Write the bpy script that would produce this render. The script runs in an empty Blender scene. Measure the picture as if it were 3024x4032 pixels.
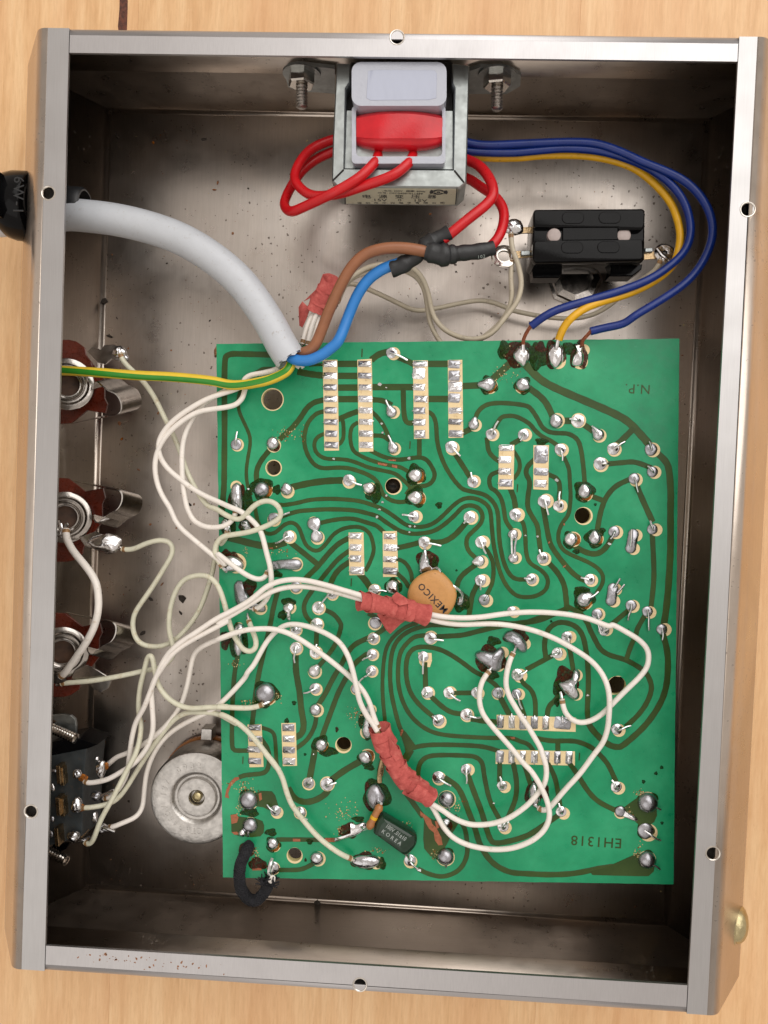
import bpy, bmesh, math, random
from mathutils import Vector, Matrix
from mathutils.geometry import tessellate_polygon
random.seed(7)
SC = bpy.context.scene
COL = SC.collection
S = 0.00089                      # one modelling unit in metres
# ------------------------------------------------------------------ camera
CAM = Vector((8.987, 6.742, 212.753)); CR = (-0.026, 0.045, 0.039); FPX = 3052.64
def rot(rx, ry, rz):
    return (Matrix.Rotation(rz, 3, 'Z') @ Matrix.Rotation(ry, 3, 'Y') @ Matrix.Rotation(rx, 3, 'X'))
CRM = rot(*CR)
cd = bpy.data.cameras.new('camera'); cam = bpy.data.objects.new('camera', cd); COL.objects.link(cam)
cam.location = CAM * S; cam.rotation_euler = CRM.to_euler('XYZ')
cd.sensor_fit = 'VERTICAL'; cd.sensor_height = 36; cd.sensor_width = 27
cd.lens = 36 * FPX / 4032; cd.clip_start = 0.005; cd.clip_end = 20
SC.camera = cam
SC.render.resolution_x = 768; SC.render.resolution_y = 1024
# ------------------------------------------------------------------ world + lamps
w = bpy.data.worlds.new('World'); SC.world = w; w.use_nodes = True
bgn = w.node_tree.nodes['Background']; bgn.inputs[0].default_value = (0.92, 0.83, 0.75, 1); bgn.inputs[1].default_value = 0.66
def area(name, loc, target, sx, sy, power, col):
    l = bpy.data.lights.new(name, 'AREA'); l.shape = 'RECTANGLE'; l.size = sx; l.size_y = sy; l.energy = power; l.color = col
    o = bpy.data.objects.new(name, l); COL.objects.link(o); o.location = loc
    o.rotation_euler = (Vector(target) - Vector(loc)).to_track_quat('-Z', 'Y').to_euler()
    return o
area('window_light', (0.42, 0.60, 0.80), (0, 0, 0), 1.15, 1.15, 7.6, (1.0, 0.98, 0.955))
area('floor_fill_light', (-0.30, -0.42, 0.95), (0, 0, 0), 0.9, 0.8, 1.3, (1.0, 0.98, 0.95))  # added fill lamp, placed to brighten the steel floor at lower left
SC.view_settings.view_transform = 'Standard'; SC.view_settings.look = 'None'
SC.view_settings.exposure = 0.08; SC.view_settings.gamma = 1
SC.cycles.max_bounces = 8
# ------------------------------------------------------------------ photo pixel -> place
def ray(x, y):
    return CRM @ Vector(((x - 1512) / FPX, -(y - 2016) / FPX, -1))
def W(x, y, z=0.0):
    d = ray(x, y); t = (z - CAM.z) / d.z; return CAM + d * t
def WY(x, y, Y):
    d = ray(x, y); t = (Y - CAM.y) / d.y; return CAM + d * t
def WX(x, y, X):
    d = ray(x, y); t = (X - CAM.x) / d.x; return CAM + d * t
K1 = 1659 / 620; K2 = 1.659; K3 = 2.765
TILE = dict(A1=(850, 1330, K1), A2=(1450, 1330, K1), A3=(2060, 1330, K1), B1=(850, 1880, K1), B2=(1450, 1880, K1), B3=(2060, 1880, K1),
            C1=(850, 2420, K1), C2=(1450, 2420, K1), C3=(2060, 2420, K1), D1=(850, 2900, K1), D2=(1450, 2900, K1), D3=(2060, 2900, K1),
            L00=(0, 0, K2), L10=(1000, 0, K2), L20=(2000, 0, K2), L01=(0, 1000, K2), L02=(0, 2000, K2), L03=(0, 3000, K2),
            L13=(1000, 3400, K2), L23=(2000, 3032, K2), P=(1100, 800, K2), Q=(1900, 500, K2), R=(180, 2750, K3), F=(0, 0, 1659 / 3024))
def px(t, x, y):
    a = TILE[t]; return a[0] + x / a[2], a[1] + y / a[2]
def T(t, x, y, z): return W(*px(t, x, y), z)
def parse(spec):
    """'L02 10,20,5 30,40 ; B1 5,6,7' -> points; z given here and there, interpolated between"""
    pts = []; tile = None
    for tok in spec.replace(';', ' ').split():
        if tok in TILE: tile = tok; continue
        v = [float(q) for q in tok.split(',')]
        pts.append([px(tile, v[0], v[1]), v[2] if len(v) > 2 else None])
    idx = [i for i, p in enumerate(pts) if p[1] is not None]
    for i, p in enumerate(pts):
        if p[1] is None:
            a = max([j for j in idx if j < i], default=idx[0]); b = min([j for j in idx if j > i], default=idx[-1])
            za, zb = pts[a][1], pts[b][1]
            p[1] = za if a == b or b < i else za + (zb - za) * (i - a) / (b - a)
            p.append(1)
    return [W(p[0][0], p[0][1], p[1]) for p in pts]
def smooth(pts, n=5):
    if len(pts) < 3: return list(pts)
    out = []; P = [pts[0] * 2 - pts[1]] + list(pts) + [pts[-1] * 2 - pts[-2]]
    for i in range(1, len(P) - 2):
        p0, p1, p2, p3 = P[i - 1], P[i], P[i + 1], P[i + 2]
        for k in range(n):
            t = k / n
            out.append(0.5 * ((2 * p1) + (p2 - p0) * t + (2 * p0 - 5 * p1 + 4 * p2 - p3) * t * t + (3 * p1 - p0 - 3 * p2 + p3) * t ** 3))
    out.append(pts[-1].copy()); return out
def clean(pts, dmin):
    out = [pts[0]]
    for p in pts[1:-1]:
        if (p - out[-1]).length > dmin: out.append(p)
    if len(out) > 1 and (out[-1] - pts[-1]).length < dmin * .6: out.pop()
    out.append(pts[-1]); ch = True
    while ch:
        ch = False
        for i in range(1, len(out) - 1):
            a, b = out[i] - out[i - 1], out[i + 1] - out[i]
            if a.normalized().dot(b.normalized()) < -0.25 and min(a.length, b.length) < max(2.2, 3 * dmin): out.pop(i); ch = True; break
    return out
def relax(P, k=3):
    P = [p.copy() for p in P]
    for _ in range(k):
        Q = [p.copy() for p in P]
        for i in range(1, len(P) - 1): Q[i] = P[i] * .5 + (P[i - 1] + P[i + 1]) * .25
        P = Q
    return P
# ------------------------------------------------------------------ materials
def srgb(r, g, b):
    f = lambda c: (c / 255 / 12.92) if c / 255 <= 0.04045 else ((c / 255 + 0.055) / 1.055) ** 2.4
    return (f(r), f(g), f(b), 1)
class N:
    def __init__(s, name):
        s.m = bpy.data.materials.new(name); s.m.use_nodes = True; s.t = s.m.node_tree; s.b = s.t.nodes['Principled BSDF']
        s.tc = s.t.nodes.new('ShaderNodeTexCoord')
    def n(s, ty, **k):
        o = s.t.nodes.new(ty)
        for a, v in k.items(): setattr(o, a, v)
        return o
    def link(s, a, b): s.t.links.new(a, b)
    def coord(s, scale=(1, 1, 1), rotz=0):
        mp = s.n('ShaderNodeMapping'); k = 1 / S
        mp.inputs['Scale'].default_value = (scale[0] * k, scale[1] * k, scale[2] * k); mp.inputs['Rotation'].default_value = (0, 0, rotz)
        s.link(s.tc.outputs['Object'], mp.inputs['Vector']); return mp.outputs[0]
    def noise(s, scale, detail=3, sc=(1, 1, 1), rough=0.55, rotz=0, dist=0):
        o = s.n('ShaderNodeTexNoise'); o.inputs['Scale'].default_value = scale; o.inputs['Detail'].default_value = detail
        o.inputs['Roughness'].default_value = rough; o.inputs['Distortion'].default_value = dist
        s.link(s.coord(sc, rotz), o.inputs['Vector']); return o.outputs['Fac']
    def ramp(s, fac, stops):
        o = s.n('ShaderNodeValToRGB'); e = o.color_ramp.elements
        while len(e) < len(stops): e.new(0.5)
        for q, (p, c) in zip(e, stops): q.position = p; q.color = c if len(c) == 4 else (*c, 1)
        s.link(fac, o.inputs[0]); return o.outputs[0]
    def mix(s, fac, a, b, mode='MIX'):
        o = s.n('ShaderNodeMix', data_type='RGBA', blend_type=mode)
        for i, v in ((0, fac), (6, a), (7, b)):
            if hasattr(v, 'links'): s.link(v, o.inputs[i])
            else: o.inputs[i].default_value = v
        return o.outputs[2]
    def maprange(s, fac, a, b, c, d):
        o = s.n('ShaderNodeMapRange')
        for i, v in enumerate((a, b, c, d)): o.inputs[i + 1].default_value = v
        s.link(fac, o.inputs[0]); return o.outputs[0]
    def bump(s, h, strength=0.3, dist=0.1):
        o = s.n('ShaderNodeBump'); o.inputs['Strength'].default_value = strength; o.inputs['Distance'].default_value = dist * S
        s.link(h, o.inputs['Height']); s.link(o.outputs[0], s.b.inputs['Normal'])
    def set(s, **k):
        for a, v in k.items():
            i = s.b.inputs[{'col': 'Base Color', 'metal': 'Metallic', 'rough': 'Roughness', 'coat': 'Coat Weight', 'crough': 'Coat Roughness',
                            'trans': 'Transmission Weight', 'sss': 'Subsurface Weight', 'spec': 'Specular IOR Level', 'ior': 'IOR'}[a]]
            if hasattr(v, 'links'): s.link(v, i)
            else: i.default_value = v
        return s
G = lambda v: (v, v, v, 1)
def plastic(name, col, rough=0.35, var=0.12, bump=0.05, dirt=0.0, dirtcol=(0.12, 0.07, 0.03, 1), nscale=0.35):
    m = N(name); f = m.noise(nscale, 4)
    lo = tuple(c * (1 - var) for c in col[:3]) + (1,); hi = tuple(min(1, c * (1 + var)) for c in col[:3]) + (1,)
    c = m.ramp(f, [(0.3, lo), (0.7, hi)])
    if dirt:
        d = m.maprange(m.noise(0.8, 6, rough=0.7), 0.6 - dirt * 0.15, 0.78, 0, 0.75); c = m.mix(d, c, dirtcol)
    m.set(col=c, rough=m.maprange(m.noise(1.5, 3), 0.2, 0.8, rough * 0.8, min(1, rough * 1.25)))
    if bump: m.bump(m.noise(3, 4), bump, 0.2)
    return m.m
def metal(name, col, rough=0.25, brush=None, stain=0.0, staincol=(0.10, 0.06, 0.03, 1), bump=0.08, bscale=1.2, var=0.15):
    m = N(name)
    f = m.noise(0.08 if brush else 0.7, 5, rough=0.6)
    c = m.ramp(f, [(0.3, tuple(x * (1 - var) for x in col[:3]) + (1,)), (0.7, tuple(min(1, x * (1 + var)) for x in col[:3]) + (1,))])
    r = m.maprange(m.noise(0.5, 4), 0.25, 0.75, rough * 0.7, min(1, rough * 1.35))
    if brush:
        g = m.noise(1.0, 3, sc=brush, rough=0.7)
        c = m.mix(0.16, c, m.ramp(g, [(0.3, G(0.45)), (0.7, G(1.0))]), 'MULTIPLY')
        m.bump(g, bump, 0.03)
    elif bump: m.bump(m.noise(bscale, 4), bump, 0.5)
    if stain:
        d = m.maprange(m.noise(1.1, 6, rough=0.75), 0.70 - stain * 0.15, 0.80, 0, 0.85); c = m.mix(d, c, staincol)
        mm = m.maprange(d, 0, 1, 1, 0.2); m.set(metal=mm)
    else: m.set(metal=1.0)
    m.set(col=c, rough=r); return m.m
M = {}
# chassis steel: thin sheet, fine grain, oily stains, corroded specks
def chassis(name, base, brush, rough, speck=1.0, warm=0.5):
    m = N(name)
    big = m.noise(0.028, 4, rough=0.55, dist=0.6)
    c = m.ramp(big, [(0.25, (base[0] * .87, base[1] * .84, base[2] * .81, 1)), (0.55, (*base, 1)), (0.8, (base[0] * 1.12, base[1] * 1.06, base[2] * 1.0, 1))])
    g = m.noise(1.0, 3, sc=brush, rough=0.7)
    c = m.mix(0.35, c, m.ramp(g, [(0.25, G(0.6)), (0.75, G(1.0))]), 'MULTIPLY')
    st = m.maprange(m.noise(0.12, 6, rough=0.7, dist=1.5), 0.56, 0.72, 0, warm)
    c = m.mix(st, c, (0.20, 0.13, 0.08, 1))
    v = m.n('ShaderNodeTexVoronoi'); v.inputs['Scale'].default_value = 0.55; v.inputs['Randomness'].default_value = 1
    mp = m.coord((1, 1, 1)); wob = m.n('ShaderNodeMix', data_type='RGBA'); 
    nz = m.n('ShaderNodeTexNoise'); nz.inputs['Scale'].default_value = 1.6; m.link(mp, nz.inputs['Vector'])
    add = m.n('ShaderNodeVectorMath', operation='ADD'); m.link(mp, add.inputs[0]); m.link(nz.outputs['Color'], add.inputs[1]); m.link(add.outputs[0], v.inputs['Vector'])
    dens = m.maprange(m.noise(0.05, 3), 0.35, 0.65, 0.0, 0.19)
    gt = m.n('ShaderNodeMath', operation='LESS_THAN'); m.link(v.outputs['Distance'], gt.inputs[0]); m.link(dens, gt.inputs[1])
    sm = m.n('ShaderNodeMath', operation='MULTIPLY'); m.link(gt.outputs[0], sm.inputs[0]); sm.inputs[1].default_value = speck
    c = m.mix(sm.outputs[0], c, (0.055, 0.032, 0.018, 1))
    met = m.maprange(sm.outputs[0], 0, 1, 1.0, 0.1)
    r = m.maprange(m.noise(0.16, 5, rough=0.7), 0.3, 0.7, rough * .85, rough * 1.2)
    m.set(col=c, rough=r, metal=met)
    m.b.inputs['Anisotropic'].default_value = 0.4
    m.bump(m.noise(0.25, 3), 0.06, 0.25)
    return m.m
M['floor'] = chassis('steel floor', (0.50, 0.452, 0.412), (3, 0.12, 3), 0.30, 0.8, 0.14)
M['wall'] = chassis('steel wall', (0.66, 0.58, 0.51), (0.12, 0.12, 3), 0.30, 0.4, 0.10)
M['rimh'] = metal('brushed steel rim across', (0.62, 0.61, 0.63), 0.30, brush=(5, 0.35, 5), bump=0.10)
M['rimv'] = metal('brushed steel rim along', (0.60, 0.60, 0.61), 0.32, brush=(5, 0.12, 5), bump=0.10)
def rim_mat(name, col, brush):
    m = N(name); g = m.noise(1.0, 4, sc=brush, rough=0.75)
    c = m.mix(0.30, (*col, 1), m.ramp(g, [(0.25, G(0.55)), (0.75, G(1.0))]), 'MULTIPLY')
    sp = m.maprange(m.noise(1.3, 5, rough=0.8), 0.76, 0.80, 0, 0.7); c = m.mix(sp, c, (0.18, 0.08, 0.035, 1))
    sc_ = m.maprange(m.noise(1.0, 4, sc=(0.6, 2.5, 1), rotz=0.5, rough=0.8), 0.74, 0.77, 0, 0.35); c = m.mix(sc_, c, (0.85, 0.85, 0.85, 1))
    m.set(col=c, metal=m.maprange(sp, 0, 1, 1, 0.2), rough=m.maprange(m.noise(0.1, 2), 0.3, 0.7, 0.38, 0.46)); m.bump(g, 0.12, 0.03); return m.m
M['rimh'] = rim_mat('brushed steel rim across', (0.56, 0.545, 0.55), (4.5, 0.30, 4)); M['rimv'] = rim_mat('brushed steel rim along', (0.53, 0.52, 0.52), (5, 0.10, 4))
M['bend'] = metal('polished steel edge', (0.72, 0.70, 0.70), 0.22)
# wood
m = N('pale wood'); f = m.noise(0.35, 5, sc=(1, 0.07, 1), rough=0.6, dist=0.4); f2 = m.noise(1.6, 4, sc=(1, 0.10, 1), rough=0.7)
c = m.ramp(f, [(0.25, srgb(214, 168, 118)), (0.5, srgb(231, 190, 142)), (0.75, srgb(240, 204, 158))])
c = m.mix(0.5, c, m.ramp(f2, [(0.3, (0.78, 0.72, 0.66)), (0.6, (1, 1, 1))]), 'MULTIPLY')
f3 = m.noise(0.9, 5, sc=(1, 0.5, 1), rough=0.8); c = m.mix(m.maprange(f3, 0.60, 0.72, 0, 0.25), c, srgb(245, 212, 172))
c = m.mix(m.maprange(m.noise(0.06, 3, sc=(1, .4, 1)), 0.4, 0.7, 0, 0.35), c, srgb(214, 158, 112))
pr = m.noise(2.4, 4, sc=(1.6, 0.10, 1), rough=0.8); c = m.mix(m.maprange(pr, 0.60, 0.68, 0, 0.30), c, srgb(176, 122, 78)); c = m.mix(m.maprange(m.noise(1.0, 3, sc=(.3, 4, 1), rotz=.7), .74, .76, 0, .4), c, srgb(250, 226, 190))
m.set(col=c, rough=0.42, spec=0.45); m.bump(f2, 0.12, 0.08); M['wood'] = m.m
M['knot'] = plastic('dark wood knot', (0.10, 0.030, 0.015, 1), 0.6, 0.6, nscale=1.2)
# board
m = N('green solder mask'); f = m.noise(0.05, 4, rough=0.6); f2 = m.noise(0.5, 5, rough=0.7)
c = m.ramp(f, [(0.28, (0.003, 0.225, 0.098)), (0.5, (0.010, 0.310, 0.135)), (0.72, (0.034, 0.400, 0.185))])
c = m.mix(0.25, c, m.ramp(f2, [(0.3, G(0.7)), (0.7, G(1.0))]), 'MULTIPLY')
md = m.noise(0.22, 4, rough=0.7, dist=1.0); c = m.mix(0.35, c, m.ramp(md, [(0.3, (0.6, 0.72, 0.66)), (0.6, (1, 1, 1))]), 'MULTIPLY')
for rz_, tt in ((0.9, .735), (2.4, .745), (0.2, .75)):
    c = m.mix(m.maprange(m.noise(1.0, 3, sc=(.35, 5, 1), rotz=rz_, rough=.6), tt, tt + .02, 0, .35), c, (0.16, 0.55, 0.36, 1))
sk = m.maprange(m.noise(1.4, 5, rough=0.85), 0.70, 0.78, 0, 0.55); c = m.mix(sk, c, (0.20, 0.60, 0.42, 1))
c = m.mix(m.maprange(m.noise(0.9, 6, rough=0.8), 0.68, 0.76, 0, 0.5), c, (0.03, 0.10, 0.03, 1))
m.set(col=c, rough=m.maprange(m.noise(0.4, 4), .3, .7, 0.26, 0.42), spec=0.38); m.bump(m.noise(0.8, 5), 0.10, 0.2); M['green'] = m.m
m = N('mask over copper'); f = m.noise(0.06, 3); f2 = m.noise(1.2, 5, rough=0.7)
c = m.ramp(f, [(0.3, (0.022, 0.054, 0.007)), (0.7, (0.052, 0.096, 0.018))]); c = m.mix(0.4, c, m.ramp(f2, [(0.3, G(0.6)), (0.7, G(1.0))]), 'MULTIPLY')
m.set(col=c, rough=0.32, spec=0.32); m.bump(f2, 0.12, 0.1); M['trace'] = m.m
M['tedge'] = plastic('trace edge', (0.012, 0.028, 0.010, 1), 0.4, 0.2)
M['copper'] = metal('scraped copper', (0.40, 0.15, 0.085), 0.42, stain=0.35, bump=0.4)
M['cream'] = plastic('bare board laminate', srgb(236, 212, 165), 0.5, 0.06, dirt=0.35, dirtcol=(0.40, 0.24, 0.10, 1))
M['edge'] = plastic('board edge laminate', srgb(205, 195, 140), 0.7, 0.2, bump=0.3)
M['solder'] = metal('solder', (0.60, 0.60, 0.62), 0.17, bump=0.18, bscale=1.0, var=0.25)
M['solder_dull'] = metal('dull solder', (0.42, 0.42, 0.45), 0.28, bump=0.12, bscale=0.8, var=0.2, stain=0.1)
M['solder_bright'] = metal('bright solder', (0.80, 0.79, 0.80), 0.16, bump=0.16, bscale=0.8, var=0.15)
M['lead'] = metal('tinned lead', (0.66, 0.65, 0.66), 0.22, bump=0.15, bscale=3)
def flux(name, col, rough=0.22):
    m = N(name); f = m.noise(1.3, 5, rough=0.7, dist=1.0)
    m.set(col=m.ramp(f, [(0.35, tuple(x * .35 for x in col)), (0.6, col), (0.75, tuple(x * 2.2 for x in col))]), rough=rough, spec=0.15); m.bump(f, 0.25, 0.10); m.link(m.maprange(m.noise(1.0, 5, rough=.75), .35, .55, .45, .96), m.b.inputs['Alpha']); return m.m
M['fluxg'] = flux('green black flux', (0.016, 0.050, 0.004)); M['fluxb'] = flux('burnt brown flux', (0.060, 0.014, 0.003)); M['fluxa'] = flux('amber flux', (0.40, 0.13, 0.02))
M['white'] = plastic('white wire insulation', srgb(240, 233, 225), 0.33, 0.05, dirt=0.10, dirtcol=(0.45, 0.32, 0.16, 1))
M['white_old'] = plastic('yellowed wire insulation', srgb(216, 214, 192), 0.36, 0.08, dirt=0.35, dirtcol=(0.42, 0.27, 0.10, 1))
M['pinkish'] = plastic('pinkish wire insulation', srgb(214, 195, 182), 0.36, 0.05, dirt=0.10, dirtcol=(0.45, 0.25, 0.12, 1))
M['beige'] = plastic('grey beige wire insulation', srgb(196, 186, 165), 0.38, 0.07, dirt=0.12)
M['red'] = plastic('red insulation', srgb(200, 22, 30), 0.30, 0.08); M['blue'] = plastic('dark blue insulation', srgb(12, 42, 118), 0.30, 0.12)
M['yellow'] = plastic('yellow insulation', srgb(222, 168, 28), 0.33, 0.10, dirt=0.15); M['sky'] = plastic('light blue insulation', srgb(48, 128, 205), 0.33, 0.06)
M['brown'] = plastic('brown insulation', srgb(148, 96, 66), 0.33, 0.10); M['grey'] = plastic('grey cable sheath', srgb(196, 200, 206), 0.36, 0.03, dirt=0.08, dirtcol=(.3, .25, .2, 1))
M['green_wire'] = plastic('green stripe', srgb(52, 140, 42), 0.33, 0.08); M['yellow_wire'] = plastic('yellow earth insulation', srgb(232, 198, 60), 0.33, 0.05)
M['black'] = plastic('black heat shrink', (0.018, 0.019, 0.021, 1), 0.42, 0.2, bump=0.12); M['gloss'] = plastic('black bakelite', (0.0035, 0.0035, 0.004, 1), 0.11, 0.2, bump=0.04)
M['gloss'].node_tree.nodes['Principled BSDF'].inputs['Specular IOR Level'].default_value = 0.14
M['fibre'] = plastic('black woven cloth', (0.016, 0.016, 0.020, 1), 0.85, 0.5, bump=0.9)
M['dark'] = plastic('dark hole', (0.010, 0.008, 0.007, 1), 0.6)
def tape_mat():
    m = N('faded red cloth tape'); f = m.noise(0.5, 5, rough=0.7); f2 = m.noise(5, 3)
    c = m.ramp(f, [(0.3, srgb(168, 74, 70)), (0.55, srgb(198, 98, 92)), (0.75, srgb(214, 124, 114))])
    c = m.mix(m.maprange(m.noise(1.3, 5, rough=.8), 0.68, 0.76, 0, 0.7), c, (0.12, 0.03, 0.03, 1))
    m.set(col=c, rough=0.75, spec=0.2); m.bump(f2, 0.35, 0.12); return m.m
M['tape'] = tape_mat()
M['shiny_red'] = plastic('glossy red tape', (0.60, 0.012, 0.022, 1), 0.10, 0.15, bump=0.12, nscale=0.2)
m = N('milky nylon'); m.set(col=(0.44, 0.46, 0.53, 1), rough=0.20, sss=0.35, spec=0.6); m.b.inputs['Subsurface Radius'].default_value = (0.002, 0.002, 0.002); m.b.inputs['Subsurface Scale'].default_value = 0.4
m.bump(m.noise(0.5, 4), 0.25, 0.5); M['nylon'] = m.m
m = N('potting film'); m.set(col=(0.38, 0.41, 0.52, 1), rough=0.10, spec=0.7); m.bump(m.noise(0.18, 2, sc=(1, .5, 1)), 0.6, 0.8); M['potting'] = m.m
M['zinc'] = metal('zinc plated iron', (0.36, 0.385, 0.385), 0.40, bump=0.15, stain=0.1); M['bright'] = metal('nickel plated steel', (0.66, 0.62, 0.57), 0.17, bump=0.08)
M['can'] = metal('stamped aluminium can', (0.52, 0.50, 0.475), 0.36, bump=0.16, bscale=1.2, stain=0.12, var=0.2)
M['bracket'] = metal('dull grey transformer steel', (0.36, 0.385, 0.38), 0.42, bump=0.03, var=.05)
M['rivet'] = plastic('dull pinkish rivet', (0.42, 0.35, 0.33, 1), 0.4, 0.2)
M['char'] = plastic('scorched insulation', (0.36, 0.20, 0.085, 1), 0.4, 0.6, nscale=1.2)
M['brass'] = metal('dull brass', (0.52, 0.44, 0.25), 0.30, bump=0.2); M['bronze'] = metal('tarnished terminal', (0.42, 0.30, 0.17), 0.28, stain=0.3, bump=0.3)
M['thread'] = metal('bolt steel', (0.42, 0.39, 0.36), 0.3, bump=0.3); M['nickel'] = metal('smoky nickel', (0.46, 0.43, 0.40), 0.20, bump=0.04)
M['bore'] = plastic('wood seen down the bore', (0.11, 0.055, 0.03, 1), 0.5, 0.5)
M['phenolic'] = plastic('red brown phenolic', (0.14, 0.022, 0.010, 1), 0.28, 0.4, bump=0.15)
M['switch'] = plastic('dull black switch body', (0.035, 0.042, 0.045, 1), 0.45, 0.3, bump=0.15, dirt=0.15); M['paper'] = plastic('aged label paper', srgb(214, 208, 184), 0.5, 0.05, dirt=0.1)
M['ink'] = plastic('printing ink', (0.02, 0.02, 0.025, 1), 0.5); M['silverink'] = plastic('grey printing', (0.34, 0.38, 0.36, 1), 0.5)
M['disc'] = plastic('tan ceramic coating', srgb(200, 146, 86), 0.42, 0.08, dirt=0.12, nscale=0.8); M['film'] = plastic('dark green capacitor coat', (0.012, 0.034, 0.018, 1), 0.10, 0.3)
M['resistor'] = plastic('tan resistor body', srgb(170, 112, 66), 0.25, 0.15); M['rust'] = plastic('rust flake', (0.26, 0.11, 0.045, 1), 0.6, 0.5, nscale=2); M['soot'] = plastic('dark crumb', (0.03, 0.022, 0.016, 1), 0.7, 0.4, nscale=2)
M['chip'] = plastic('scraped laminate chips', (0.50, 0.42, 0.20, 1), 0.6, 0.4, nscale=2); M['darkbrown'] = plastic('dark brown trimmer', (0.05, 0.035, 0.025, 1), 0.35)
# ------------------------------------------------------------------ object helpers (all positions in units)
ORG = {}
def setp(o, label=None, cat=None, group=None, kind=None):
    if label: o['label'] = label
    if cat: o['category'] = cat
    if group: o['group'] = group
    if kind: o['kind'] = kind
    return o
def thing(name, label, cat, loc, group=None, kind=None):
    o = bpy.data.objects.new(name, None); COL.objects.link(o); o.empty_display_size = 0.005
    loc = Vector(loc); o.location = loc * S; ORG[o] = loc
    return setp(o, label, cat, group, kind)
def mk(name, verts, faces, mats, parent=None, smooth_=True, mi=None, org=None):
    """one mesh object from world-unit coordinates"""
    vs = [Vector(v) for v in verts]
    if org is None:
        org = Vector([(min(v[i] for v in vs) + max(v[i] for v in vs)) / 2 for i in range(2)] + [min(v.z for v in vs)])
    me = bpy.data.meshes.new(name); me.from_pydata([(v - org) * S for v in vs], [], faces)
    if not isinstance(mats, (list, tuple)): mats = [mats]
    for a in mats: me.materials.append(M[a])
    if mi: me.polygons.foreach_set('material_index', mi)
    bm = bmesh.new(); bm.from_mesh(me); bmesh.ops.recalc_face_normals(bm, faces=bm.faces); bm.to_mesh(me); bm.free()
    me.polygons.foreach_set('use_smooth', [smooth_] * len(me.polygons)); me.update()
    if smooth_: me.set_sharp_from_angle(angle=math.radians(42))
    o = bpy.data.objects.new(name, me); COL.objects.link(o); ORG[o] = org
    if parent is not None: o.parent = parent; o.location = (org - ORG[parent]) * S
    else: o.location = org * S
    return o
class G3:
    """collects shapes into one vertex/face list"""
    def __init__(s): s.v = []; s.f = []; s.mi = []
    def add(s, v, f, mi=0):
        n = len(s.v); s.v += [Vector(q) for q in v]; s.f += [tuple(i + n for i in q) for q in f]; s.mi += [mi] * len(f); return s
    def build(s, name, mats, parent=None, sm=True): return mk(name, s.v, s.f, mats, parent, sm, s.mi)
def frames(pts):
    T_ = []
    for i in range(len(pts)):
        a = pts[max(0, i - 1)]; b = pts[min(len(pts) - 1, i + 1)]; T_.append((b - a).normalized())
    up = Vector((0, 0, 1)) if abs(T_[0].z) < .9 else Vector((0, 1, 0)); n = (up - T_[0] * up.dot(T_[0])).normalized(); out = []
    for t in T_:
        n = (n - t * n.dot(t)); n = n.normalized() if n.length > 1e-6 else Vector((1, 0, 0)); out.append((t, n, t.cross(n)))
    return out
def tube_geo(pts, r, seg=8, cap=True, flat=1.0, rr=None, round_=False):
    v = []; f = []; F_ = frames(pts); n = len(pts)
    for i, (p, (t, a, b)) in enumerate(zip(pts, F_)):
        q = (rr[i] if rr else r)
        for k in range(seg):
            an = 2 * math.pi * k / seg; v.append(p + a * math.cos(an) * q * flat + b * math.sin(an) * q)
    for i in range(n - 1):
        for k in range(seg):
            f.append((i * seg + k, i * seg + (k + 1) % seg, (i + 1) * seg + (k + 1) % seg, (i + 1) * seg + k))
    if cap:
        if round_:
            v.append(pts[0] - F_[0][0] * (rr[0] if rr else r) * .7); v.append(pts[-1] + F_[-1][0] * (rr[-1] if rr else r) * .7)
            for k in range(seg): f.append((len(v) - 2, (k + 1) % seg, k)); f.append((len(v) - 1, (n - 1) * seg + k, (n - 1) * seg + (k + 1) % seg))
        else: f.append(tuple(range(seg))[::-1]); f.append(tuple((n - 1) * seg + k for k in range(seg)))
    return v, f
def tube(name, pts, r, mat, parent=None, seg=10, n=5, **k):
    v, f = tube_geo(smooth(pts, n), r, seg, **k); return mk(name, v, f, mat, parent)
def poly_prism(pts, z0, z1, bev=0.0):
    """polygon (2D, world units) lifted from z0 to z1, top edge bevelled"""
    n = len(pts); c = Vector((sum(p[0] for p in pts) / n, sum(p[1] for p in pts) / n))
    ar = sum(pts[i][0] * pts[(i + 1) % n][1] - pts[(i + 1) % n][0] * pts[i][1] for i in range(n))
    pts = [Vector((p[0], p[1])) for p in pts]
    if ar < 0: pts = pts[::-1]
    rings = [(0, z0)] + ([(0, z1 - bev), (bev, z1)] if bev else [(0, z1)])
    v = []
    for ins, z in rings:
        for i, p in enumerate(pts):
            if ins:
                a = (p - pts[i - 1]).normalized(); b = (pts[(i + 1) % n] - p).normalized(); nn = Vector((-(a.y + b.y), a.x + b.x))
                nn = nn.normalized() if nn.length > 1e-6 else Vector((0, 0)); q = p + nn * ins
            else: q = p
            v.append(Vector((q.x, q.y, z)))
    f = []
    for k in range(len(rings) - 1):
        for i in range(n): f.append((k * n + i, k * n + (i + 1) % n, (k + 1) * n + (i + 1) % n, (k + 1) * n + i))
    m_ = len(rings) - 1
    for tri in tessellate_polygon([[Vector((p.x, p.y, 0)) for p in pts]]): f.append(tuple(m_ * n + i for i in tri))
    f.append(tuple(range(n))[::-1]) if n < 5 else [f.append(tuple(tri)) for tri in tessellate_polygon([[Vector((p.x, p.y, 0)) for p in pts]])]
    return v, f
def box_geo(x0, x1, y0, y1, z0, z1, bev=0.0):
    return poly_prism([(x0, y0), (x1, y0), (x1, y1), (x0, y1)], z0, z1, bev)
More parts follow.
